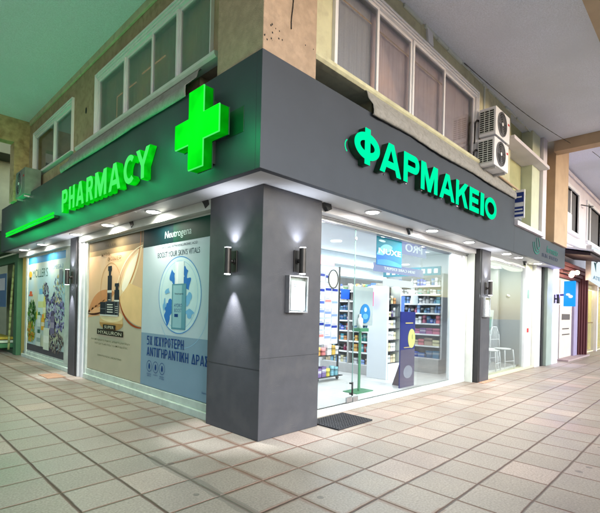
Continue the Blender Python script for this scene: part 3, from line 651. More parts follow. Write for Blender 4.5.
def cloud(cu, cv, ru, rv, n, cols, s0, s1, name):
    mbs = [MB() for _ in cols]; ys = [Cp.lay() for _ in cols]
    for _ in range(n):
        t = random.uniform(0, 2 * PI); q = math.sqrt(random.random()); k = random.randrange(len(cols)); a = random.uniform(s0, s1)
        u, v = cu + ru * q * math.cos(t), cv + rv * q * math.sin(t)
        if not (.02 < u < .98 and .02 < v < .95): continue
        c = Cp.P(u, v); th = random.uniform(0, PI); e = random.uniform(.35, .9)
        mbs[k].prism([(c[0] + a * (math.cos(w_) * math.cos(th) - e * math.sin(w_) * math.sin(th)), c[1] + a * (math.cos(w_) * math.sin(th) + e * math.sin(w_) * math.cos(th))) for w_ in [2 * PI * i / 8 for i in range(8)]], ys[k], ys[k] + .00015)
    for mb, c in zip(mbs, cols): part(Cp.T, name, mb, cm(c))
cloud(.74, .40, .26, .20, 420, pur, .02, .06, 'flower_print'); cloud(.50, .60, .10, .12, 160, [pur[4], pur[2], srgb(150, 150, 160)], .02, .045, 'flower_print')
cloud(.84, .64, .12, .14, 90, [srgb(190, 176, 110), srgb(220, 220, 200), srgb(120, 130, 150)], .02, .05, 'flower_print')
cloud(.14, .38, .13, .16, 200, [srgb(60, 120, 52), srgb(96, 150, 60), srgb(36, 84, 44)], .02, .06, 'leaf_print')
cloud(.12, .20, .12, .11, 160, [srgb(190, 200, 60), srgb(120, 160, 50), srgb(210, 150, 60)], .03, .06, 'tulip_print')
cloud(.75, .14, .25, .10, 200, [srgb(60, 56, 84), srgb(110, 96, 90), srgb(150, 140, 130)], .02, .05, 'flower_print')
def bott(cu, v0, v1, wd, c, cap, band):
    Cp.rect(cu - wd, cu + wd, v0, v0 + (v1 - v0) * .78, cm(c), 'bottle_print'); Cp.rect(cu - wd * .55, cu + wd * .55, v0 + (v1 - v0) * .78, v1, cm(cap), 'bottle_print'); Cp.rect(cu - wd * .9, cu + wd * .9, v0 + (v1 - v0) * .25, v0 + (v1 - v0) * .5, cm(band), 'bottle_print')
bott(.40, .40, .66, .085, srgb(196, 220, 214), srgb(120, 180, 216), srgb(206, 214, 150)); bott(.50, .36, .58, .04, srgb(206, 206, 128), srgb(220, 210, 120), srgb(230, 230, 190))
bott(.36, .27, .42, .05, srgb(206, 222, 206), srgb(70, 130, 90), srgb(220, 230, 220)); bott(.47, .24, .40, .045, srgb(220, 170, 50), srgb(230, 150, 50), srgb(226, 216, 180))
bott(.36, .07, .24, .06, srgb(206, 218, 206), srgb(60, 100, 80), srgb(150, 170, 160)); bott(.57, .05, .33, .075, srgb(220, 226, 204), srgb(150, 176, 186), srgb(236, 238, 222)); bott(.72, .22, .44, .05, srgb(120, 112, 140), srgb(90, 84, 110), srgb(160, 150, 170))
Cp.rect(.86, .93, .70, .83, cm(srgb(120, 132, 140)), 'bottle_print')

# ------------------------------------------------------------------ signs
C = thing('pharmacy_cross', 'big glowing green plus shaped cross on the left band near the corner', 'sign', (-.44, -.39, 3.44), 'L')
def plus(cx, cz, h, a): return [(cx - a, cz - h), (cx + a, cz - h), (cx + a, cz - a), (cx + h, cz - a), (cx + h, cz + a), (cx + a, cz + a), (cx + a, cz + h), (cx - a, cz + h), (cx - a, cz + a), (cx - h, cz + a), (cx - h, cz - a), (cx - a, cz - a)]
part(C, 'light_body', MB().prism(plus(-.44, 3.445, .432, .141), -.605, -.495), M['crossside'])
part(C, 'light_face', MB().prism(plus(-.44, 3.445, .426, .136), -.622, -.6055), M['cross'])
part(C, 'back_tray', MB().prism(plus(-.44, 3.445, .437, .146), -.495, -.483), M['tealside'])
part(C, 'mount_bracket', MB().box(-.50, -.38, -.483, -.391, 3.1, 3.8), M['black'])
part(C, 'cable_box', MB().box(-.16, .12, -.397, -.391, 3.33, 3.60), M['tealside'], .003)
ed = MB(); pp = plus(-.44, 3.445, .436, .145); pi_ = plus(-.44, 3.445, .426, .137)
for k in range(12):
    k2 = (k + 1) % 12; ed.prism([pp[k], pp[k2], pi_[k2], pi_[k]], -.612, -.6)
part(C, 'edge_trim', ed, M['ltrface'])
for k in range(19): lamp('sign_glow', 'POINT', (-.70, -.15 + k * .57, 3.30 + .28 * (k % 2)) if k != 1 else (-.438, .44, 3.44), 1.35 if k > 1 else (1.6 if k == 0 else .7), (.0, 1, .30), .16 if k != 1 else .03)
for y_, e_ in ((.1, 2), (1.5, 1.5), (2.9, 1.5), (4.3, 1.5), (6.2, 2), (8.3, 4)): lamp('sign_glow', 'POINT', (-.82, y_, 3.36), e_, (.0, 1, .22), .25)

PH = thing('letter_sign', 'row of glowing green raised Latin letters on the left band', 'sign', (-5.2, -.39, 3.2), 'L')
xs = [(-5.22, -4.90), (-4.83, -4.53), (-4.46, -4.08), (-3.98, -3.67), (-3.60, -3.13), (-3.05, -2.62), (-2.52, -2.15), (-2.13, -1.72)]
for ch, (a, b) in zip('PHARMACY', xs):
    lo = sign_letter(PH, 'letter', ch, M['ltrside'], a, b, 3.215, 3.63, -.500, .095, .23)
    sign_letter(lo, 'letter_face', ch, M['ltrface'], a + .008, b - .008, 3.221, 3.624, -.505, .004, .21)
NB = thing('light_bar', 'long thin glowing green bar at the far left end of the band', 'light', (-9.6, -.39, 3.22), 'L')
part(NB, 'housing', MB().box(-9.6, -5.72, -.49, -.395, 3.19, 3.25), M['tealside'], .006)
part(NB, 'tube_light', MB().box(-9.6, -5.70, -.505, -.4905, 3.25, 3.30).box(-9.6, -5.70, -.505, -.4905, 3.19, 3.225), M['neon'])

GR = thing('letter_sign', 'row of glowing teal raised Greek letters on the right band', 'sign', (1.0, -.39, 3.34), 'R')
gx_ = [(1.00, 1.54), (1.55, 2.07), (2.14, 2.57), (2.63, 3.15), (3.23, 3.76), (3.82, 4.30), (4.37, 4.78), (4.865, 5.02), (5.08, 5.66)]
for ch, (a, b) in zip('ΦΑΡΜΑΚΕΙΟ', gx_):
    z0, z1 = (3.335, 3.785) if ch == 'Φ' else (3.335, 3.75)
    lo = sign_letter(GR, 'letter', ch, M['tealside'], a, b, z0, z1, -.492, .10, .25)
    sign_letter(lo, 'letter_face', ch, M['teal'], a, b, z0, z1, -.498, .0055, .25)
pins = MB(); random.seed(3)
for a, b in gx_:
    for z in (3.36, 3.70): pins.cyl(((a + b) / 2 + random.uniform(-.1, .1), -.40, z), ((a + b) / 2, -.388, z), .012, n=8)
part(GR, 'spacer', pins, M['steel'])
ar = MB(); ring(ar, 1.06, 3.52, .12, .10, .012, -.396, -.391, 14, 2.3, 4.0); part(GR, 'light_leak', ar, M['teal'])

# lower band sign of the neighbouring shop
KL = thing('letter_sign', 'dull green leaf emblem and thin script lettering on the lower far right band', 'sign', (8.9, -.39, 3.1))
dg = cm(srgb(48, 110, 100)); dg2 = cm(srgb(70, 76, 90))
cv = MB()
def rib(mb, pts, t, y0, y1):
    for (a, b) in zip(pts, pts[1:]):
        d = (Vector(b) - Vector(a)).normalized(); n = Vector((-d.y, d.x)) * t / 2
        mb.prism([tuple(Vector(a) + n), tuple(Vector(b) + n), tuple(Vector(b) - n), tuple(Vector(a) - n)], y0, y1)
rib(cv, curve((8.42, 3.30), (8.45, 3.02), (8.75, 2.98), (8.95, 3.12)), .035, -.40, -.392); rib(cv, curve((8.55, 3.32), (8.56, 3.12), (8.75, 3.06), (8.90, 3.16)), .03, -.40, -.392)
rib(cv, curve((8.70, 3.44), (8.72, 3.2), (8.80, 3.12), (8.98, 3.24)), .03, -.40, -.392); rib(cv, curve((8.98, 3.24), (8.98, 3.36), (8.85, 3.42), (8.84, 3.46)), .03, -.40, -.392)
part(KL, 'leaf_emblem', cv, dg); text(KL, 'letters', 'formato', dg, 9.60, 10.72, 3.17, 3.36, -.398, .006, 0, shear=.25); text(KL, 'letters', 'SKIN  STUDIO', dg2, 9.2, 10.75, 3.02, 3.12, -.398, .006, .02)
solo('fascia_ledge', MB().prism([(-.31, 3.50), (-.46, 3.50), (-.46, 3.60), (-.31, 3.66)], 7.065, 9.1, 'x'), M['mauve'], 'pale metal ledge box on top of the lower far right band', 'ledge', (7.1, -.31, 3.5), bev=.004)
BS = thing('shop_plate', 'small navy and white plate behind the end of the grey canvas valance', 'sign', (7.1, -.33, 3.7))
part(BS, 'plate', MB().box(7.16, 7.19, -.56, -.25, 3.66, 4.30), M['paper'], .003)
tp = MB()
for z, h in ((4.02, .22), (3.80, .12), (3.70, .05)): tp.box(7.150, 7.158, -.54, -.27, z, z + h)
part(BS, 'print', tp, cm(srgb(44, 62, 130)))
part(BS, 'print', MB().box(7.146, 7.1495, -.50, -.31, 4.12, 4.15).box(7.146, 7.1495, -.52, -.30, 3.84, 3.87), M['paper'])

# ------------------------------------------------------------------ downlights
dl = thing('downlight', 'x', 'downlight', (1.9, -.155, 2.9))
part(dl, 'trim_ring', MB().lathe([(.115, 0), (.12, -.008), (.095, -.012), (.09, -.004)], (1.9, -.155, 2.902), 28), M['white'])
part(dl, 'lens', MB().cyl((1.9, -.155, 2.892), (1.9, -.155, 2.8885), .088, n=28), M['lampwhite'])
spots = [('R', 1.9, 'round downlight under the band nearest right of the corner pillar'), ('R', 3.67, 'round downlight under the middle of the right band'), ('R', 5.2, 'round downlight under the right band just before the metal post'),
         ('R', 7.3, 'round downlight under the right band just past the metal post'), ('R', 8.15, 'nearer of two round downlights under the leaf emblem'), ('R', 9.72, 'farther of two round downlights under the leaf emblem'),
         ('L', 2.36, 'round downlight above the pale blue poster'), ('L', 4.02, 'round downlight above the beige poster'), ('L', 5.58, 'round downlight just right of the dark post on the left'),
         ('L', 7.87, 'round downlight above the right half of the collage poster'), ('L', 9.5, 'farthest left round downlight under the green lit band')]
for i, (s, p, lab) in enumerate(spots):
    o = dl if i == 0 else copy_tree(dl)
    o.location = (p, -.155, 2.9) if s == 'R' else (-.12, p, 2.9)
    o['label'] = lab; o['group'] = 'round downlights set in the soffit'
    wc = (1, .93, .84) if s == 'R' else (1, .90, .80)
    lamp('downlight_beam', 'AREA', (o.location.x, o.location.y, 2.884), (11 if p < 6 else 5.5) if s == 'R' else 4.6, wc, .16, spread=160)

# small black shutter stops under the soffit
st0 = None
for s, p, y, lab in (('R', 1.12, .06, 'right beside the corner pillar'), ('R', 3.3, .09, 'halfway along the right band'), ('L', -1.2, .05, 'between the corner pillar and pale blue poster top'), ('L', -3.4, .05, 'above the seam of the two big posters'), ('R', 9.1, .0, 'under the far right lower band')):
    o = solo('shutter_stop', MB().prism([(p - .06, 2.902), (p + .08, 2.902), (p + .10, 2.84), (p + .02, 2.80), (p - .02, 2.86)], y - .04, y + .02), M['black'], 'small black shutter stop under the soffit ' + lab, 'bracket', (p, y, 2.85), s, 'black shutter stops')

# ------------------------------------------------------------------ wall lamps
def wall_lamp(side, x, yw, z, label, e=9, col=(.88, .92, 1), s=1.0):
    T = thing('wall_lamp', label, 'wall lamp', (x, yw, z), side, 'up and down tube lamps on the posts')
    part(T, 'back_plate', MB().box(x - .055, x + .055, yw - .018, yw - .001, z - .13, z + .13), M['bronze'], .004)
    part(T, 'arm', MB().cyl((x, yw - .018, z), (x, yw - .07, z), .022).cyl((x, yw - .018, z), (x, yw - .03, z), .035), M['bronze'])
    part(T, 'tube', MB().cyl((x, yw - .105, z - .155), (x, yw - .105, z + .155), .042, n=28), M['bronze'], .003)
    part(T, 'lens', MB().cyl((x, yw - .105, z - .160), (x, yw - .105, z - .1555), .037, n=24), M['spotlens']); part(T, 'lens', MB().cyl((x, yw - .105, z + .1555), (x, yw - .105, z + .160), .037, n=24), M['spotlens'])
    wx, wy = (x, yw - .105) if side == 'R' else (yw - .105, -x)
    for dz, ang, en in ((-.165, 54, e * 4.6), (.165, 100, e * .9)):
        t = Vector((0, 0, dz)) + (Vector((0, .03, 0)) if side == 'R' else Vector((.03, 0, 0))) * (.1 if dz < 0 else 1.5)
        lamp('tube_beam', 'SPOT', (wx, wy, z + dz), en, col, .012, math.radians(ang), .75 if dz < 0 else 1, t)
    return T
wall_lamp('L', -.50, 0, 2.055, 'tube lamp on the green lit left face of the corner pillar', 11)
wall_lamp('R', .55, 0, 2.08, 'tube lamp above the notice box on the right face of the corner pillar', 8, (.8, .88, 1))
wall_lamp('R', 6.5, 0, 2.06, 'tube lamp on the metal post right of the glass shopfront', 9)
wall_lamp('L', -6.1, 0, 2.06, 'tube lamp on the dark post between the left posters', 9)
wall_lamp('R', 11.7, -.1, 2.0, 'tube lamp on the far pillar beside the blue lightbox', 7, (.6, .6, 1))
def notice(x0, x1, z0, z1, label, yw=0):
    T = thing('notice_box', label, 'notice box', ((x0 + x1) / 2, yw, z0))
    fr = MB(); t = .018; a, b, c, d = x0, x1, z0, z1
    fr.box(a, a + t, yw - .075, yw - .001, c, d).box(b - t, b, yw - .075, yw - .001, c, d).box(a + t, b - t, yw - .074, yw - .001, c, c + t).box(a + t, b - t, yw - .074, yw - .001, d - t, d)
    part(T, 'frame', fr, M['steel'], .003); part(T, 'glass_cover', MB().box(a + t, b - t, yw - .07, yw - .066, c + t, d - t), M['glass'])
    part(T, 'back_board', MB().box(a + t, b - t, yw - .012, yw - .002, c + t, d - t), M['steel'])
    part(T, 'notice_sheet', MB().box(a + .05, b - .03, yw - .05, yw - .047, c + .03, d - .06), M['paper'])
    for k in range(9): pass
    text(T, 'printed_text', 'ΕΦΗΜΕΡΕΥΟΝΤΑ\nΦΑΡΜΑΚΕΙΑ\nΩΡΑΡΙΟ', cm(srgb(120, 124, 130)), a + .075, b - .05, d - .17, d - .09, yw - .0512, 0)
    text(T, 'printed_text', 'Δευτέρα 08.00 - 14.00\nΤρίτη 08.00 - 21.00\nΤετάρτη 08.00 - 14.00', cm(srgb(150, 152, 158)), a + .075, b - .05, c + .12, c + .24, yw - .0512, 0)
notice(.37, .695, 1.455, 1.90, 'steel framed glass notice box with a white sheet on the corner pillar')
notice(6.32, 6.62, 1.42, 1.86, 'smaller looking notice box on the metal post beyond the glass shopfront')

# ------------------------------------------------------------------ air conditioners
def ac(x0, y0, z0, label, side='R', yw=-.2, w_=.76, h=.54, d=.32, cmat='white'):
    T = thing('outdoor_unit', label, 'air conditioner', (x0, yw, z0), side, 'outdoor air conditioner units')
    yb = y0 + d
    part(T, 'casing', MB().box(x0, x0 + w_, y0, yb, z0, z0 + h), M[cmat], .012)
    part(T, 'end_louvre', MB().box(x0 - .004, x0 - .001, y0 + .04, yb - .02, z0 + .06, z0 + h - .05), M['dark'])
    lv = MB(); n = 11
    for k in range(n):
        z = z0 + .07 + (h - .13) * k / (n - 1); lv.box(x0 - .010, x0 - .0045, y0 + .035, yb - .015, z - .006, z + .006)
    for q in (.33, .66): lv.box(x0 - .011, x0 - .0045, y0 + .04 + (d - .06) * q - .006, y0 + .04 + (d - .06) * q + .006, z0 + .06, z0 + h - .05)
    part(T, 'louvre_slats', lv, M['offwhite'])
    cx, cz = x0 + w_ * .42, z0 + h * .5; R = h * .43
    part(T, 'fan_recess', MB().cyl((cx, y0 - .002, cz), (cx, y0 - .006, cz), R, n=36), M['dark'])
    bl_ = MB()
    for k in range(3):
        t = 2 * PI * k / 3 + .4; bl_.prism([(cx + R * .2 * math.cos(t), cz + R * .2 * math.sin(t)), (cx + R * .92 * math.cos(t - .1), cz + R * .92 * math.sin(t - .1)), (cx + R * .92 * math.cos(t + .75), cz + R * .92 * math.sin(t + .75)), (cx + R * .2 * math.cos(t + .9), cz + R * .2 * math.sin(t + .9))], y0 - .009, y0 - .0065)
    part(T, 'fan_blades', bl_, cm((.10, .10, .11)))
    gr_ = MB()
    for k in range(1, 6): ring(gr_, cx, cz, R * k / 5.6, R * k / 5.6, .004, y0 - .016, y0 - .011, 30)
    gr_.box(cx - R, cx + R, y0 - .0145, y0 - .0115, cz - .003, cz + .003).box(cx - .003, cx + .003, y0 - .0155, y0 - .0125, cz - R, cz + R); ring(gr_, cx, cz, R * 1.02, R * 1.02, .014, y0 - .018, y0 - .003, 36)
    part(T, 'fan_guard', gr_, cm((.22, .22, .24))); part(T, 'fan_hub', MB().cyl((cx, y0 - .02, cz), (cx, y0 - .010, cz), .032), M['paper'])
    part(T, 'badge', MB().box(x0 + w_ * .84, x0 + w_ * .95, y0 - .003, y0 - .001, z0 + h * .66, z0 + h * .73), cm(srgb(190, 50, 50)))
    part(T, 'bracket', MB().box(x0 + .1, x0 + .14, y0 + .02, yw, z0 - .045, z0 - .003).box(x0 + w_ - .14, x0 + w_ - .1, y0 + .02, yw, z0 - .045, z0 - .003), M['steel'])
    part(T, 'pipe', MB().tube([(x0 + .12, yb, z0 + .35), (x0 + .02, yb + .05, z0 + .36), (x0 - .06, yw - .03, z0 + .28), (x0 - .08, yw - .03, z0 - .12)], .018, 8), M['bronze'])
    return T
ac(5.24, -.6, 4.93, 'upper one of the two white outdoor units on the cream wall')
ac(5.20, -.6, 4.34, 'lower one of the two white outdoor units on the cream wall')
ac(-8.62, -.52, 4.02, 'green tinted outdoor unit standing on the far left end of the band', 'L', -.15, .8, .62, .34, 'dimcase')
# conduit, cables on wall
solo('wall_conduit', MB().box(5.62, 5.66, -.226, -.2, 4.45, 6.1), M['offwhite'], 'vertical white conduit beside the outdoor units', 'pipe', (5.64, -.21, 4.45))
solo('overhead_cable', MB().tube([(4.6 + 5.2 * t, -.24 - .62 * t, 6.13 - .10 * math.sin(PI * t) - .12 * t) for t in [k / 20 for k in range(21)]], .007, 6), M['black'], 'thin black cable sagging under the ceiling towards the tan beam', 'cable', (4.4, -.26, 6.1))
solo('overhead_cable', MB().tube([(10 + 5 * t, -1.3 - 1.2 * t, 5.75 - .25 * math.sin(PI * t)) for t in [k / 14 for k in range(15)]], .007, 6), M['black'], 'thin black cable beyond the tan beam at the far right', 'cable', (10, -1.3, 5.7))
solo('wall_stain_plate', MB().prism([(3.25, 5.90), (3.42, 5.90), (3.38, 6.10), (3.2, 6.12)], -.235, -.2), M['white'], 'small white plate stuck on the cream wall above the window', 'plate', (3.3, -.2, 6))
solo('wall_stain_plate', MB().prism([(6.6, 5.60), (6.72, 5.60), (6.69, 5.82), (6.56, 5.84)], -.235, -.2), M['white'], 'small white plate stuck on the wall right of the outdoor units', 'plate', (6.6, -.2, 5.7))
gt = MB(); 
for k in range(14): gt.box(7.2 + .045 * k, 7.215 + .045 * k, -.30, -.285, 3.66, 4.2)
for z in (3.75, 3.95, 4.15): gt.box(7.2, 7.84, -.305, -.29, z, z + .015)
solo('wire_railing', gt, M['steel'], 'grey wire railing beside the small navy plate', 'railing', (7.5, -.3, 3.66))

# ------------------------------------------------------------------ pharmacy interior
I = thing('shop_interior', 'white pharmacy room seen through the clean glass shopfront', 'room', (4, 3, .1))
part(I, 'shop_floor', MB().box(1.0, 9.8, .30, 6.5, .02, .10), M['intfloor'])
jt = MB()
for k in range(1, 15): jt.box(1.0 + k * .6, 1.006 + k * .6, .3, 6.5, .1002, .1012)
for k in range(1, 11): jt.box(1.0, 9.8, .3 + k * .6, .306 + k * .6, .1002, .1012)
part(I, 'floor_joints', jt, cm((.5, .5, .5)))
part(I, 'shop_wall', MB().box(.9, 9.9, 6.5, 6.6, .0, 2.9).box(9.8, 9.9, .9, 6.5, 0, 2.9).box(1.0, 1.06, 1.05, 6.5, 0, 2.9).box(6.62, 6.75, .31, 1.6, 0, 2.9).box(6.75, 9.8, 1.5, 1.6, 0, 2.9), M['intwall'])
part(I, 'shop_ceiling', MB().box(.92, 9.8, .92, 6.6, 2.91, 2.95), M['intwall'])
part(I, 'ceiling_bulkhead', MB().box(1.06, 6.6, 2.9, 3.3, 2.62, 2.905).box(1.06, 9.7, 4.6, 5.0, 2.55, 2.905), cm(srgb(206, 218, 226)), .01)
lights = MB().box(1.1, 6.5, 2.86, 2.895, 2.66, 2.72).box(1.1, 9.6, 4.56, 4.595, 2.60, 2.66)
part(I, 'led_strip', lights, M['striplight'])
pn = MB()
for (x, y) in ((1.9, 1.7), (3.6, 1.9), (5.3, 1.4), (2.6, 4), (4.6, 3.9), (6.6, 3.6), (8.2, 3.0)): pn.cyl((x, y, 2.908), (x, y, 2.898), .11, n=24)
part(I, 'ceiling_spot', pn, M['striplight'])
part(I, 'led_strip', MB().prism([(2.2, 1.3), (2.26, 1.3), (3.6, 2.4), (3.54, 2.4)], 2.885, 2.905, 'z'), M['striplight'])
lamp('shop_light', 'AREA', (2.8, 1.7, 2.86), 19, (.90, .96, 1), 2.6, size_y=1.4); lamp('shop_light', 'AREA', (5.1, 1.6, 2.86), 18, (.92, .97, 1), 1.6, size_y=1.2)
lamp('shop_light', 'AREA', (4.2, 3.9, 2.85), 24, (.90, .96, 1), 4.5, size_y=1.0); lamp('shop_light', 'AREA', (7.6, 3.4, 2.85), 22, (.92, .97, 1), 2, size_y=2)

# products: cartons and bottles, each a thing of its own
pal = {'white': srgb(232, 234, 238), 'pink': srgb(226, 130, 160), 'teal': srgb(70, 170, 176), 'orange': srgb(226, 150, 90), 'blue': srgb(70, 120, 196), 'black': srgb(34, 34, 40), 'sky blue': srgb(140, 190, 226), 'red': srgb(190, 50, 60), 'green': srgb(90, 160, 100), 'cream': srgb(226, 210, 176), 'violet': srgb(120, 90, 150), 'yellow': srgb(220, 196, 80)}
def pack_mat(name, c):
    mt = bpy.data.materials.new(name.replace(' ', '_') + '_packaging'); mt.use_nodes = True; nt = mt.node_tree; L = nt.links.new; b = nt.nodes["Principled BSDF"]; b.inputs["Roughness"].default_value = .35
    tc = _n(nt, "ShaderNodeTexCoord"); sx = _n(nt, "ShaderNodeSeparateXYZ"); L(tc.outputs["Object"], sx.inputs[0]); oi = _n(nt, "ShaderNodeObjectInfo")
    ad = _n(nt, "ShaderNodeMath", operation='MULTIPLY_ADD'); L(oi.outputs["Random"], ad.inputs[0]); ad.inputs[1].default_value = .18; L(sx.outputs[2], ad.inputs[2])
    rp = _n(nt, "ShaderNodeValToRGB"); rp.color_ramp.interpolation = 'CONSTANT'; L(ad.outputs[0], rp.inputs[0])
    lum = sum(c) / 3; alt = tuple(x * .35 for x in c) if lum > .35 else tuple(min(1, x * .4 + .5) for x in c); alt2 = tuple(x * .6 + .1 for x in c)
    e = rp.color_ramp.elements; e[0].color = tuple(c) + (1,); e[1].position = .26; e[1].color = tuple(alt2) + (1,)
    for p, q in ((.30, c), (.50, alt), (.55, c), (.60, alt), (.78, c), (.82, alt2), (.90, c)):
        k = e.new(p); k.color = tuple(q) + (1,)
    hs = _n(nt, "ShaderNodeHueSaturation"); L(rp.outputs[0], hs.inputs["Color"])
    v = _n(nt, "ShaderNodeMath", operation='MULTIPLY_ADD'); L(oi.outputs["Random"], v.inputs[0]); v.inputs[1].default_value = .5; v.inputs[2].default_value = .7; L(v.outputs[0], hs.inputs["Value"])
    h = _n(nt, "ShaderNodeMath", operation='MULTIPLY_ADD'); L(oi.outputs["Random"], h.inputs[0]); h.inputs[1].default_value = .08; h.inputs[2].default_value = .46; L(h.outputs[0], hs.inputs["Hue"])
    L(hs.outputs[0], b.inputs["Base Color"]); return mt
protoc = {}
def product(kind, colname, x, y, z, w_, h, d, where, group, rz=0):
    key = (kind, colname)
    if key not in protoc:
        if kind == 'carton':
            me = MB().box(-.5, .5, -.5, .5, 0, 1).mesh('carton')
        elif kind == 'bottle':
            me = MB().lathe([(.46, 0), (.5, .04), (.5, .62), (.42, .72), (.2, .76), (.2, .80), (.26, .8), (.26, 1.0)], (0, 0, 0), 12).mesh('bottle')
        else:
            me = MB().lathe([(.44, 0), (.5, .05), (.46, .6), (.52, .62), (.52, 1.0)], (0, 0, 0), 14).mesh('jar')
        me.materials.append(pack_mat(colname, pal[colname])); protoc[key] = me
    o = bpy.data.objects.new(kind, protoc[key]); COL.objects.link(o); o.location = (x, y, z); o.scale = (w_, d, h); o.rotation_euler = (0, 0, rz)
    tag(o, '%s %s %s' % (colname, kind, where), kind, group)
    return o
ORD = ['first', 'second', 'third', 'fourth', 'fifth', 'sixth', 'seventh', 'eighth', 'ninth', 'tenth', 'eleventh', 'twelfth', 'thirteenth', 'fourteenth']
def row(axis, a0, a1, fixed, z, kinds, cols, hmin, hmax, wmin, wmax, d, where, group, gap=.012):
    a = a0; out = []
    while a < a1 - wmin:
        w_ = min(random.uniform(wmin, wmax), a1 - a); h = random.uniform(hmin, hmax); c = random.choice(cols); k = random.choice(kinds)
        if axis == 'y': out.append(product(k, c, fixed, a + w_ / 2, z, d, h, w_, where, group))
        else: out.append(product(k, c, a + w_ / 2, fixed, z, w_, h, d, where, group))
        a += w_ + gap
    if axis == 'y': out.reverse()
    for i, o in enumerate(out): o['label'] = o['label'].replace(' ' + where, ', ' + ORD[i] + ' from left, ' + where.replace('on the ', ''))
# white gondola with dark product face
GO = thing('product_gondola', 'white end unit with a narrow dark column of shelves in mid shop', 'shelf unit', (4.6, 1.3, .1))
part(GO, 'side_panel', MB().box(4.36, 4.42, 1.14, 1.62, .1, 2.02), M['intwall'], .006)
part(GO, 'back_panel', MB().box(4.42, 4.90, 1.38, 1.44, .1, 2.02), M['darkshelf'])
part(GO, 'base', MB().box(4.42, 4.86, 1.13, 1.38, .1, .42), M['intwall'], .005)
part(GO, 'side_panel', MB().box(4.86, 4.90, 1.14, 1.38, .1, 2.02), M['offwhite'], .004)
part(GO, 'header', MB().box(4.2, 5.3, 1.10, 1.16, 2.02, 2.16), M['signglow'])
for k, z in enumerate((.43, .67, .91, 1.15, 1.39, 1.66)):
    part(GO, 'shelf', MB().box(4.42, 4.86, 1.15, 1.38, z - .012, z), M['darkshelf'])
    if k < 4: row('x', 4.44, 4.85, 1.24, z + .001, ['carton'], ['white', 'white', 'white', 'cream'], .13, .17, .07, .09, .06, 'on the %s shelf of the white end unit' % ('bottom', 'second', 'third', 'fourth')[k], 'cartons on the white end unit', .012)
    else: row('x', 4.44, 4.85, 1.24, z + .001, ['bottle', 'jar', 'carton'], ['violet', 'cream', 'orange', 'white', 'black'], .10, .19, .06, .1, .06, 'on the %s shelf of the white end unit' % ('fifth', 'top')[k - 4], 'cartons on the white end unit')
# back shelving left
BK = thing('wall_shelving', 'long grey shelving full of small coloured jars left of the white end unit', 'shelf unit', (4.95, 2.2, .1))
part(BK, 'back_panel', MB().box(5.0, 5.04, 1.55, 3.1, .1, 2.1), M['greyshelf']); part(BK, 'base', MB().box(4.56, 5.0, 1.55, 3.1, .1, .30), M['greyshelf'], .005)
for y in (1.55, 2.3, 3.06): part(BK, 'upright', MB().box(4.60, 5.0, y, y + .04, .3, 2.1), cm(srgb(170, 168, 166)), .003)
for k, z in enumerate((.31, .58, .82, 1.05, 1.28, 1.50, 1.72, 1.94)):
    part(BK, 'shelf', MB().box(4.62, 5.0, 1.59, 3.06, z - .02, z), cm(srgb(186, 184, 182)))
    part(BK, 'price_strip', MB().box(4.612, 4.619, 1.6, 3.05, z - .03, z + .004), M['paper'])
    nm = ('bottom', 'second', 'third', 'fourth', 'fifth', 'sixth', 'seventh', 'top')[k]
    for y0, y1, bay in ((1.62, 2.28, 'near'), (2.36, 3.04, 'far')):
        row('y', y0, y1, 4.74, z + .001, ['carton', 'jar'] if k == 0 else ['jar', 'bottle', 'carton'], [['sky blue', 'white', 'cream'], ['black', 'red', 'orange', 'teal'], ['teal', 'pink', 'black', 'orange', 'white'], ['blue', 'sky blue', 'red', 'white'], ['white', 'blue', 'violet'], ['pink', 'white', 'sky blue', 'blue'], ['white', 'cream', 'black', 'teal'], ['green', 'white', 'blue', 'orange']][k],
            .09, .18, .055, .10, .1, 'on the %s shelf, %s bay of long shelving' % (nm, bay), 'goods on the long grey shelving', .008)
# right wall shelves (facing -x)
RK = thing('wall_shelving', 'grey shelf stack with pink and white boxes at the right end of the shop', 'shelf unit', (6.2, 1.2, .1))
part(RK, 'base', MB().box(6.0, 6.55, .82, 2.1, .1, .42), M['greyshelf'], .006); part(RK, 'back_panel', MB().box(6.5, 6.55, .86, 2.1, .42, 2.4), M['greyshelf'])
part(RK, 'end_panel', MB().box(6.15, 6.55, .82, .86, .42, 2.4), cm(srgb(190, 190, 192)), .004)
for k, z in enumerate((.43, .72, .99, 1.24, 1.48, 1.70, 1.92, 2.12)):
    part(RK, 'shelf', MB().box(6.12, 6.5, .86, 2.1, z - .02, z), cm(srgb(176, 174, 176)))
    part(RK, 'price_strip', MB().box(6.112, 6.119, .87, 2.09, z - .03, z + .004), M['paper'])
    nm = ('bottom', 'second', 'third', 'fourth', 'fifth', 'sixth', 'seventh', 'top')[k]
    row('y', .90, 2.08, 6.24, z + .001, ['carton'] if k in (1, 2) else ['carton', 'jar', 'bottle'], [['sky blue', 'white', 'teal', 'blue'], ['pink', 'cream', 'white'], ['pink', 'violet', 'cream', 'white'], ['pink', 'sky blue', 'blue', 'white'], ['sky blue', 'black', 'white', 'pink'], ['white', 'sky blue', 'white'], ['teal', 'white', 'violet'], ['white', 'blue', 'pink']][k],
        .10, .19, .06 if k > 2 else .13, .10 if k > 2 else .2, .12, 'on the %s shelf of the right end stack' % nm, 'goods on the right end stack', .012)
part(RK, 'header', MB().box(6.1, 6.13, .86, 2.4, 2.36, 2.56), cm(srgb(40, 110, 130)))
hd = MB()
for k in range(9): hd.box(6.094, 6.099, .93 + k * .16, 1.02 + k * .16, 2.41, 2.51)
part(RK, 'header_print', hd, M['paper'])
BW = thing('wall_shelving', 'long white shelving across the back wall of the shop', 'shelf unit', (5, 6.2, .1))
part(BW, 'back_panel', MB().box(1.3, 9.6, 6.42, 6.46, .1, 2.3), M['greyshelf'])
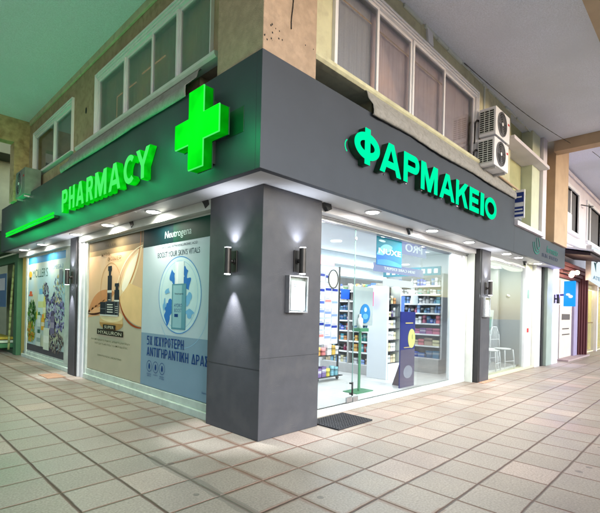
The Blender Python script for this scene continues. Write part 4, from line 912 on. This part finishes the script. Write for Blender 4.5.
for x in (1.3, 3.0, 4.7, 6.4, 8.1, 9.6): part(BW, 'upright', MB().box(x, x + .04, 6.1, 6.42, .1, 2.3), cm(srgb(200, 200, 204)))
for k, z in enumerate((.5, .95, 1.4, 1.85)):
    part(BW, 'shelf', MB().box(1.34, 9.6, 6.12, 6.42, z - .02, z), cm(srgb(196, 196, 200)))
    for j in range(4):
        x0 = 1.4 + j * 1.7 + (1.7 if j > 1 else 0)
        row('x', x0, x0 + 1.45, 6.22, z + .001, ['carton', 'bottle'], ['white', 'sky blue', 'pink', 'teal', 'green', 'red', 'yellow', 'blue'], .18, .34, .16, .3, .15, 'on the %s shelf, %s bay of back wall' % (('bottom', 'second', 'third', 'top')[k], ('first', 'second', 'fourth', 'fifth')[j]), 'goods on the back wall', .04)
# counter in the middle distance
CT = thing('sales_counter', 'white sales counter with a pale blue panel between the shelf units', 'counter', (5.3, 1.9, .1))
part(CT, 'body', MB().box(5.3, 5.9, 1.75, 3.0, .1, 1.15), M['intwall'], .01); part(CT, 'top', MB().box(5.25, 5.95, 1.7, 3.05, 1.15, 1.19), M['paper'], .005)
part(CT, 'front_panel', MB().box(5.28, 5.298, 1.8, 2.95, .3, 1.05), cm(srgb(150, 180, 214)))
row('y', 1.75, 2.9, 5.45, 1.191, ['carton', 'bottle'], ['pink', 'sky blue', 'white', 'blue', 'teal'], .14, .3, .08, .16, .1, 'on top of the white sales counter', 'goods on the sales counter', .03)
HS = thing('mirrored_reflection', 'lilac hanging sign with mirrored white capitals right behind the hanging poster', 'sign', (4.2, .62, 2.6))  # solid panels and letters stand in for a mirrored reflection
part(HS, 'panel', MB().box(3.45, 4.95, .62, .64, 2.60, 2.87), emi('lilac_reflection', (.50, .56, .95), .2)); text(HS, 'letters', 'PRO', M['signglow'], 4.12, 4.76, 2.66, 2.81, .607, .012, .0, mirror=True)
part(HS, 'panel', MB().box(3.10, 4.85, .62, .64, 2.20, 2.35), emi('lilac_reflection', (.42, .5, .95), .2)); text(HS, 'letters', 'SKIN CARE EXPERT', M['signglow'], 3.4, 4.5, 2.25, 2.30, .611, .008, .0, mirror=True)
part(HS, 'wire', MB().cyl((3.5, .63, 2.35), (3.5, .63, 2.91), .004, n=6).cyl((4.8, .63, 2.35), (4.8, .63, 2.91), .004, n=6), M['steel'])
# hanging poster behind glass
NX = thing('hanging_poster', 'square blue and teal poster hanging inside the top of the glass', 'poster', (3.1, .33, 2.3))
part(NX, 'print_panel', MB().box(2.74, 3.52, .335, .342, 2.26, 2.735), cm(srgb(14, 110, 136)))
part(NX, 'printed_shape', MB().prism([(2.742, 2.262), (3.518, 2.262), (3.518, 2.44), (2.742, 2.46)], .3325, .334), cm(srgb(28, 96, 178)))
part(NX, 'printed_shape', MB().prism([(2.742, 2.43)] + curve((2.742, 2.43), (2.85, 2.62), (3.02, 2.66), (3.20, 2.60), 12) + curve((3.2, 2.60), (3.24, 2.52), (3.0, 2.50), (2.93, 2.43), 8), .330, .3315), cm(srgb(110, 176, 222)))
part(NX, 'printed_shape', MB().prism(curve((2.76, 2.34), (3.0, 2.40), (3.3, 2.36), (3.51, 2.31), 12) + [(3.51, 2.27), (2.76, 2.27)], .3275, .329), cm(srgb(60, 130, 200)))
part(NX, 'printed_shape', MB().prism(oval(2.89, 2.665, .10, .018, 20), .3275, .329), cm(srgb(190, 226, 236)))
text(NX, 'letters', 'NUXE', M['paper'], 2.79, 3.48, 2.455, 2.545, .3265, 0, .01)
# standee
SD = thing('cardboard_standee', 'navy cardboard standee with a pale oval picture inside the glass', 'display', (4.0, .47, .1))
part(SD, 'panel', MB().box(3.74, 4.26, .45, .47, .1, 1.50), cm(srgb(34, 40, 112)), .002); part(SD, 'foot', MB().prism([(.47, .1), (.75, .1), (.47, .9)], 3.97, 4.02, 'x'), cm(srgb(90, 80, 90)))
part(SD, 'printed_shape', MB().box(3.745, 4.255, .4475, .449, .1, .80), cm(srgb(84, 76, 100))); part(SD, 'printed_shape', MB().prism(oval(4.13, 1.0, .13, .18), .444, .446), cm(srgb(200, 196, 120)))
part(SD, 'printed_shape', MB().prism(oval(4.15, 1.03, .02, .05), .441, .443), cm(srgb(160, 155, 100))); part(SD, 'printed_shape', MB().prism(oval(4.02, .38, .16, .12), .444, .446), cm(srgb(130, 130, 146)))
part(SD, 'printed_shape', MB().box(3.90, 4.17, .4445, .446, 1.28, 1.30).box(3.86, 4.1, .4445, .446, .83, .845), cm(srgb(190, 170, 110)))
# green pedestal
GP = thing('dispenser_stand', 'slim green stand with a round blue sign just inside the door', 'stand', (2.92, .75, .1))
part(GP, 'pole', MB().box(2.895, 2.935, .74, .77, .115, 1.15), M['greenmetal'], .004); part(GP, 'base', MB().box(2.68, 3.16, .62, .92, .1, .115), M['greenmetal'], .004)
part(GP, 'tray', MB().box(2.80, 3.04, .66, .84, 1.14, 1.20), M['greenmetal'], .006); part(GP, 'bottle', MB().lathe([(.05, 0), (.05, .16), (.02, .19), (.02, .24)], (2.9, .75, 1.2)), M['paper'])
part(GP, 'sign_panel', MB().box(2.74, 3.32, .78, .795, 1.24, 1.92), cm(srgb(150, 160, 166)), .003); part(GP, 'round_sign', MB().prism(oval(3.08, 1.45, .15, .17), .770, .779), cm(srgb(40, 110, 170)))
part(GP, 'round_print', MB().prism(oval(3.08, 1.52, .04, .04), .766, .769), cm(srgb(170, 206, 230))); part(GP, 'round_print', MB().prism(oval(3.08, 1.40, .08, .05), .766, .769), cm(srgb(90, 150, 200)))
part(GP, 'pole', MB().box(3.0, 3.02, .796, .81, .115, 1.98), M['steel'])
# rack of leaflets left
LR = thing('leaflet_rack', 'tall wheeled rack of blue and white leaflets behind the glass door', 'display rack', (3.3, 1.85, .1))
ps = MB()
for x in (3.05, 3.66): ps.box(x, x + .03, 1.84, 1.87, .16, 2.38)
part(LR, 'post', ps, M['black']); 
for x in (3.06, 3.67): part(LR, 'wheel', MB().cyl((x, 1.84, .135), (x, 1.87, .135), .034), M['black'])
part(LR, 'backing', MB().box(2.8, 3.66, 1.86, 1.875, .82, 2.36), cm(srgb(214, 220, 236)))
random.seed(11)
for r in range(6):
    z = .88 + r * .235
    for c in range(4):
        x = 2.83 + c * .205
        o = solo('leaflet', MB().box(x, x + .18, 1.846, 1.852, z, z + .205), cm(srgb(224, 228, 240)), 'white leaflet, %s from left in the %s row of the wheeled rack' % (('first', 'second', 'third', 'fourth')[c], ('bottom', 'second', 'third', 'fourth', 'fifth', 'top')[r]), 'leaflet', (x, 1.85, z), 'R', 'leaflets on the wheeled rack')
        b1 = random.uniform(.02, .1); cc = random.choice([srgb(44, 60, 150), srgb(80, 100, 180), srgb(44, 60, 150), srgb(226, 130, 130), srgb(130, 150, 210)])
        part(o, 'print_band', MB().box(x + .005, x + .175, 1.843, 1.8455, z + b1, z + b1 + .05), cm(cc)); part(o, 'print_band', MB().box(x + .02, x + .13, 1.843, 1.8455, z + b1 + .07, z + b1 + .08), cm(srgb(120, 130, 160)))
part(LR, 'header', MB().box(2.8, 3.5, 1.845, 1.855, 2.38, 2.56), cm(srgb(232, 170, 176)))
mr = MB(); ring(mr, 3.46, 2.12, .155, .19, .018, 1.825, 1.84, 36); part(LR, 'mirror_ring', mr, M['black']); part(LR, 'mirror', MB().prism(oval(3.46, 2.12, .13, .165), 1.835, 1.842), M['paper'])
for z, nm in ((.62, 'upper'), (.20, 'lower')):
    part(LR, 'shelf', MB().box(2.8, 3.68, 1.72, 1.98, z - .015, z), M['black'])
    row('x', 2.82, 3.66, 1.80, z + .001, ['jar', 'carton', 'bottle'], ['orange', 'pink', 'yellow', 'white'] if nm == 'upper' else ['sky blue', 'violet', 'sky blue', 'yellow'], .14, .2, .1, .14, .1, 'on the %s tray of the wheeled rack' % nm, 'goods on the wheeled rack', .02)
# hanging promo cards on the upper shelving
for (x, y, z, w_, h, c, lab) in ((4.3, 2.3, 1.75, .35, .22, srgb(40, 90, 200), 'bright blue promo card left of the long grey shelving'), (4.2, 1.45, 1.6, .12, .30, srgb(226, 90, 150), 'hot pink promo card beside the white end unit'), (5.4, 1.3, 1.95, .8, .05, srgb(230, 236, 240), 'white shelf edge strip above the counter'),
                                (5.5, 1.25, 1.66, .3, .22, srgb(226, 234, 240), 'white square card above the counter with a blue blot'), (4.75, 1.05, 1.22, .12, .6, srgb(80, 110, 210), 'tall narrow blue banner before the white end unit')):
    solo('promo_card', MB().box(x, x + w_, y, y + .008, z, z + h), cm(c), lab, 'card', (x, y, z), 'R', 'promotional cards in the shop')

# ------------------------------------------------------------------ second shop (x 6.8 .. 11)
S2 = thing('second_shopfront', 'second shopfront with pale curtained glass under the lower band', 'shopfront', (8.5, .1, 0))
part(S2, 'threshold', MB().box(6.8, 10.9, .05, .25, 0, .05), cm(srgb(200, 196, 170)), .005)
part(S2, 'glass_pane', MB().box(6.85, 9.6, .155, .162, .05, 2.78), M['glass'])
part(S2, 'frame', MB().box(6.8, 6.85, .14, .18, .05, 2.8).box(9.6, 9.68, .1, .18, .05, 2.8).box(6.85, 9.6, .14, .18, 2.78, 2.82), M['white'], .003)
part(S2, 'jamb_panel', MB().box(9.68, 10.25, .12, .2, .0, 2.9), cm(srgb(222, 224, 196)), .004); part(S2, 'jamb_panel', MB().box(10.28, 10.75, .02, .2, 0, 2.9), M['white'], .006)
part(S2, 'rubber_edge', MB().box(10.78, 10.9, -.02, .1, 0, 2.9), M['black'])
part(S2, 'side_wall', MB().box(6.78, 6.84, .3, 1.5, 0, 2.9), M['intwall']); part(S2, 'side_wall', MB().box(10.2, 10.28, .2, 1.5, 0, 2.9), M['intwall'])
part(S2, 'shop_floor', MB().box(6.84, 10.2, .25, 1.5, .0, .05), cm(srgb(214, 206, 184)))
part(S2, 'ceiling_shade', MB().prism(oval(7.9, 2.82, .85, .10, 24), .3, .42).prism(oval(9.4, 2.80, .8, .11, 24), .32, .44), emi('oval_light', (1, .98, .86), .34))
cu = MB()
for k in range(90):
    u0, u1 = 7.0 + 3.1 * k / 90, 7.0 + 3.1 * (k + 1) / 90; g = lambda u: 1.2 + .03 * math.sin(u * 30) + .015 * math.sin(u * 71)
    cu.quad((u0, g(u0), .1), (u1, g(u1), .1), (u1, g(u1), 2.62), (u0, g(u0), 2.62))
part(S2, 'curtain', cu, cm(srgb(104, 100, 98)))
lamp('shop_light', 'AREA', (8.5, .7, 2.8), 9, (1, .97, .88), 2.4, size_y=.5)
random.seed(5)
chair0 = None
for i, (x, y, rz, lab) in enumerate(((7.3, .5, .3, 'white wire chair nearest the metal post in the second shop'), (7.75, .75, -.5, 'white wire chair half hidden behind its neighbour near the metal post'), (8.15, .5, .1, 'middle white wire chair in the second shop'), (8.6, .75, .8, 'turned white wire chair beside the grey picture board'), (9.0, .48, -.2, 'white wire chair farthest right in the second shop'))):
    if chair0 is None:
        T = thing('wire_chair', lab, 'chair', (x, y, .05), 'R', 'white wire chairs in the second shop'); chair0 = T
        for dx, dy in ((-.2, -.2), (.2, -.2), (-.2, .2), (.2, .2)): part(T, 'leg', MB().cyl((x + dx * 1.15, y + dy * 1.15, .05), (x + dx, y + dy, .55), .014), M['white'])
        part(T, 'seat', MB().lathe([(.2, 0), (.23, .015), (.2, .03)], (x, y, .55), 20), M['paper'])
        bk = MB().tube([(x - .2, y + .2, .58), (x - .21, y + .22, .95), (x - .1, y + .23, 1.14), (x + .1, y + .23, 1.14), (x + .21, y + .22, .95), (x + .2, y + .2, .58)], .014)
        for q in (-.13, -.065, 0, .065, .13): bk.cyl((x + q, y + .20, .58), (x + q, y + .23, 1.12), .008, n=6)
        bk.tube([(x - .2, y + .21, .8), (x + .2, y + .21, .8)], .008); bk.tube([(x - .22, y - .22, .25), (x + .22, y - .22, .25)], .008); bk.tube([(x - .22, y + .22, .3), (x + .22, y + .22, .3)], .008)
        part(T, 'backrest', bk, M['white'])
    else:
        T = copy_tree(chair0); T.location = (x, y, .05); T['label'] = lab
    T.rotation_euler = (0, 0, rz)
T = thing('display_stand', 'white price board on a stand behind the wire chairs', 'stand', (7.5, .95, .05))
part(T, 'board', MB().box(7.15, 7.85, .95, .98, 1.2, 1.95), M['paper'], .004); part(T, 'leg', MB().box(7.46, 7.52, .97, 1.0, .05, 1.2), M['steel'])
part(T, 'print', MB().box(7.25, 7.72, .944, .949, 1.45, 1.52).box(7.25, 7.6, .944, .949, 1.6, 1.68), cm(srgb(120, 150, 100))); part(T, 'print', MB().box(7.2, 7.5, .944, .949, 1.22, 1.36), cm(srgb(80, 160, 210)))
T = thing('display_stand', 'tilted grey picture board at the right of the second shop', 'stand', (8.9, .8, .05))
part(T, 'board', MB().prism([(8.6, .9), (9.15, .9), (9.25, 1.6), (8.72, 1.62)], .8, .82), cm(srgb(186, 196, 198))); part(T, 'print', MB().prism([(8.75, 1.0), (9.0, 1.05), (9.1, 1.4), (8.85, 1.45)], .793, .798), cm(srgb(110, 150, 140)))
part(T, 'leg', MB().cyl((8.75, .82, .05), (8.85, .82, .95), .012).cyl((9.1, .82, .05), (9.0, .82, .95), .012), M['steel'])
solo('pendant_ball', MB().ball((9.0, .35, 1.98), .055), M['steel'], 'small round silver ball hanging before the pale curtain', 'ball', (9, .35, 1.98))
solo('door_sticker', MB().box(9.85, 10.0, .112, .118, 1.0, 1.12), cm(srgb(200, 60, 70)), 'small red sticker low on the pale jamb', 'sticker', (9.9, .115, 1))
solo('door_sticker', MB().box(9.82, 10.0, .112, .118, 1.95, 2.2), cm(srgb(120, 150, 140)), 'grey green sticker high on the pale jamb', 'sticker', (9.9, .115, 2))

# far pillar + blue lightbox
FP = thing('far_pillar', 'far grey green pillar ending the lower band', 'pillar', (11.4, 0, 0))
part(FP, 'shaft', MB().box(10.95, 11.5, -.1, .3, 0, 2.9), mat('grey_green_paint', (.30, .36, .32), .6, .06, 3), .008); part(FP, 'shaft', MB().box(11.52, 12.2, -.1, .3, 0, 2.95), M['mauve'], .008)
BB = thing('blue_lightbox', 'small glowing blue box sign sticking out from the far pillar', 'sign', (11.9, -.3, 2.1))
part(BB, 'light_body', MB().box(11.9, 12.02, -.60, -.30, 1.78, 2.55), M['bluebox'], .01); part(BB, 'arm', MB().box(11.93, 11.98, -.30, -.1, 2.1, 2.16), M['black'])
hh = MB().prism([(a, b) for a, b in oval(-.42, 2.14, .06, .04, 16)], 11.888, 11.897, 'x').prism(oval(-.49, 2.08, .06, .05, 16), 11.885, 11.893, 'x'); part(BB, 'emblem', hh, M['signglow'])
lamp('blue_glow', 'POINT', (11.75, -.35, 2.1), 5, (.10, .08, 1), .03)

# ------------------------------------------------------------------ neighbour building beyond
N = thing('neighbour_building', 'pale lilac neighbouring building with two upper windows beyond the tan column', 'building', (16, 0, 0))
nz0, nz1 = 4.45, 5.85
nb = MB(); xs_ = [11.46, 13.15, 14.95, 16.45, 19.1, 26]
nb.box(11.46, 26, 0, .2, 5.85, 6.6).box(11.46, 26, 0, .2, 3.3, 4.42)
for a, b in ((11.46, 13.15), (14.95, 16.45), (19.1, 26)): nb.box(a, b, 0, .2, 4.42, 5.85)
part(N, 'upper_wall', nb, M['mauve'])
for (a, b, mm) in ((13.15, 14.95, 14.1), (16.45, 19.1, 17.3)):
    fr = MB(); t = .1
    fr.box(a - .12, a, -.05, .1, 4.35, 5.97).box(b, b + .12, -.05, .1, 4.35, 5.97).box(a, b, -.05, .1, 5.85, 5.97).box(a - .15, b + .15, -.09, .1, 4.30, 4.42).box(mm - .05, mm + .05, .02, .08, 4.42, 5.85)
    wn_ = part(N, 'window', fr, M['white'], .01); part(wn_, 'pane', MB().box(a, b, .06, .07, 4.42, 5.85), cm(srgb(96, 96, 100), .2))
part(N, 'window_unit', MB().box(13.2, 14.0, -.03, .055, 4.42, 5.0), M['white'], .01)
part(N, 'cornice', MB().box(11.46, 26, -.07, -.001, 6.25, 6.37), M['mauve'], .01)
part(N, 'string_course', MB().box(11.6, 26, -.1, -.002, 3.95, 4.05), M['white'], .01)
solo('wall_bracket', MB().tube([(15.4, -.02, 5.6), (15.6, -.25, 5.55), (15.9, -.3, 5.6)], .02), M['black'], 'small black hook bracket between the neighbour windows', 'bracket', (15.5, -.1, 5.6))
# ground floor of neighbour
D = thing('third_shopfront', 'narrow shopfront with dark red stepped frame beyond the blue lightbox', 'shopfront', (14, 0, 0))
part(D, 'wall', MB().box(12.25, 13.2, .12, .3, 0, 3.3), M['mauve'])
for k in range(4): part(D, 'frame', MB().box(12.3 - .0, 15.6 + .12 * k, -.02 - .06 * k, .1 - .06 * k + .02, 2.75 + .12 * k, 2.86 + .12 * k).box(15.5 + .12 * k, 15.61 + .12 * k, -.02 - .06 * k, .1 - .06 * k + .02, 0, 2.75 + .12 * k), cm(srgb(92, 52, 56)), .01)
part(D, 'door', MB().box(13.25, 14.9, .1, .14, .02, 2.7), cm(srgb(206, 196, 186))); part(D, 'door_frame', MB().box(14.9, 15.45, .02, .14, 0, 2.75), cm(srgb(150, 140, 170)), .01)
part(D, 'print', MB().box(13.5, 14.6, .09, .098, 1.35, 1.55).box(13.6, 14.5, .09, .098, 1.02, 1.06).box(13.6, 14.6, .09, .098, .82, .86), cm(srgb(90, 84, 84)))
part(D, 'lit_window', MB().box(13.5, 14.7, .088, .096, 1.62, 2.35), emi('lit_panel', (1, .96, .93), .3))
part(D, 'step', MB().box(12.9, 16.2, -.25, .1, 0, .05), cm(srgb(170, 150, 150)))
part(D, 'upper_band', MB().box(12.25, 16, .05, .2, 3.25, 3.9), cm(srgb(150, 136, 150)))
CN = thing('dark_canopy', 'dark slatted canopy with a white edge beyond the tan column', 'canopy', (14, -.5, 3.5))
part(CN, 'slats', MB().prism([(.05, 3.65), (-.9, 3.42), (-.9, 3.34), (.05, 3.5)], 12.3, 14.6, 'x'), cm(srgb(50, 40, 44)), .005); part(CN, 'edge', MB().prism([(-.02, 3.72), (-1.0, 3.50), (-1.0, 3.45), (-.02, 3.66)], 12.2, 16.2, 'x'), M['white'], .004)
for k, (x, z) in enumerate(((12.75, 2.86), (13.35, 2.92), (12.6, 2.78))):
    T = thing('flood_lamp', ('warm bulb lamp nearest the end of the lower band', 'warm bulb lamp farther along under the dark canopy', 'warm bulb lamp hanging lowest beside the far pillar')[k], 'lamp', (x, -.3, z), 'R', 'warm lamps over the third shop')
    part(T, 'bulb', MB().ball((x, -.35, z), .075), M['bulb']); part(T, 'arm', MB().cyl((x, -.28, z + .03), (x, .05, z + .12), .015), M['black'])
    if k < 2: lamp('flood_beam', 'POINT', (x, -.5, z - .1), 3.5, (1, .72, .5), .08)
WS = thing('backlit_sign', 'white backlit shop sign cut off by the right edge of the view', 'sign', (15.5, -.45, 2.8))
part(WS, 'light_panel', MB().prism([(14.66, 2.80), (18.2, 2.55), (18.2, 4.05), (14.62, 3.92)], -.5, -.38), M['signglow']); part(WS, 'frame', MB().box(14.55, 14.62, -.52, -.36, 2.75, 3.97), M['steel'])
eb = MB().prism([(15.1, 3.45), (15.5, 3.8), (15.5, 3.45)], -.508, -.501).prism([(15.1, 3.42), (15.5, 3.42), (15.5, 3.1)], -.508, -.501).prism([(15.55, 3.8), (15.8, 3.5), (15.55, 3.4)], -.508, -.501); part(WS, 'emblem', eb, cm(srgb(20, 80, 90)))
text(WS, 'letters', 'ATELIER', cm(srgb(70, 110, 130)), 15.0, 17.6, 2.82, 2.95, -.508, .006, .01)
GS = thing('golden_shopfront', 'golden lit shopfront at the right edge of the view', 'shopfront', (17, 0, 0))
part(GS, 'wall', MB().box(16.15, 26, .35, .45, 0, 3.3), cm(srgb(206, 180, 110))); part(GS, 'glass_pane', MB().box(16.2, 22, .1, .11, .05, 2.8), M['glass'])
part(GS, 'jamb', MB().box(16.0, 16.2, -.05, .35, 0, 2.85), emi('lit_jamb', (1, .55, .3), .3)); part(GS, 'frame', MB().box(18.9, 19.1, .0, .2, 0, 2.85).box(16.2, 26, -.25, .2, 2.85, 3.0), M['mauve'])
part(GS, 'roller_slats', MB().box(16.2, 22, .2, .34, 2.72, 2.85), M['tan']); part(GS, 'print', MB().box(16.6, 18.6, .09, .097, 1.2, 1.25).box(16.8, 17.0, .09, .097, 1.05, 1.4), cm(srgb(120, 100, 70)))
part(GS, 'floor_strip', MB().box(16.2, 22, .11, .35, .0, .04), cm(srgb(220, 206, 180)))
lamp('golden_light', 'AREA', (18, .22, 2.6), 7, (1, .8, .45), 3, size_y=.15)

OB = thing('unseen_sky_blocker', 'low dark building row across the street mirrored faintly in the shop glass', 'building', (10, -30, 0))  # out of view, added to keep the sky out of the glass reflections
part(OB, 'wall', MB().box(-36, 70, -32, -30, 0, 4.2).box(-32, -30, -30, 60, 0, 4.2), mat('blocker_wall', (.10, .09, .08), .9, .3, .4))
# ------------------------------------------------------------------ far left: next opening
FL = thing('green_kiosk_front', 'dark green framed glazed front at the far left edge', 'shopfront', (-12, .1, 0), 'L')
part(FL, 'frame', MB().box(-10.95, -10.62, .0, .2, 0, 2.9).box(-14.5, -10.95, .1, .2, 2.7, 2.95), cm(srgb(70, 110, 80)), .01)
part(FL, 'wall', MB().box(-14.5, -10.95, .55, .65, 0, 3.0), mat('olive_wall', srgb(110, 116, 80), .7, .2, 4)); part(FL, 'sill', MB().box(-14.5, -10.95, .05, .3, 0, .12), cm(srgb(60, 80, 60)))
part(FL, 'upper_band', MB().box(-14.5, -10.72, -.2, .0, 2.95, 3.6), cm(srgb(60, 90, 60)))
part(FL, 'blue_poster', MB().box(-14.6, -12.9, .2, .21, 1.35, 2.45), cm(srgb(90, 120, 150))); part(FL, 'picture', MB().box(-14.4, -13.1, .19, .198, 1.9, 2.3), cm(srgb(200, 200, 200)))
solo('leaning_hose', MB().tube([(-11.1 - .04 * math.sin(k * .35), .02 - .008 * k, 2.6 - k * .19) for k in range(14)], .03), cm(srgb(130, 140, 90)), 'pale hose hanging on the green frame at the far left', 'hose', (-11.1, 0, 1.3), 'L')
for k, (z, c, lab) in enumerate(((.13, srgb(70, 120, 80), 'lowest green crate at the far left'), (.27, srgb(196, 206, 180), 'pale folded bundle on the green crate at the far left'), (.37, srgb(170, 150, 60), 'yellow strip on top of the far left bundle'))):
    solo('crate', MB().box(-13.6, -11.6 - .1 * k, -.25, .2, z, z + (.13 if k < 1 else .08)), cm(c), lab, 'crate', (-12.5, 0, z), 'L', bev=.02)
# building seen through the far left arcade
FB = thing('far_building', 'dim green building with louvred openings behind the far left arcade column', 'building', (-3, 16, 0))
part(FB, 'wall', MB().box(-14, 2, 16, 16.4, 0, 9), mat('dim_green_plaster', (.10, .12, .07), .9, .2, 1.5))
lv = MB()
for r in range(4):
    for k in range(5): lv.box(-8.5 + r * 2.4, -7 + r * 2.4, 15.9, 15.99, 5.0 + k * .35, 5.14 + k * .35)
part(FB, 'louvre', lv, cm(srgb(40, 50, 44))); part(FB, 'balcony_slab', MB().box(-12, 1, 14.9, 16, 6.9, 7.3), cm(srgb(70, 78, 60)), .02)
part(FB, 'balcony_slab', MB().box(-12, 1, 15.2, 16, 4.1, 4.4), cm(srgb(70, 78, 60)), .02)
# drain cover
solo('drain_cover', MB().box(-6.5, -5.85, -.50, -.16, .001, .008), M['terracotta'], 'thin reddish plate in the paving before the dark left post', 'plate', (-6.1, -.3, 0), 'L')
# wall hole
solo('wall_vent', MB().prism(oval(-5.15, 5.25, .035, .06, 16), -.137, -.129), M['dark'], 'small dark round hole in the wall between the left windows', 'hole', (-5.15, -.13, 5.25), 'L')
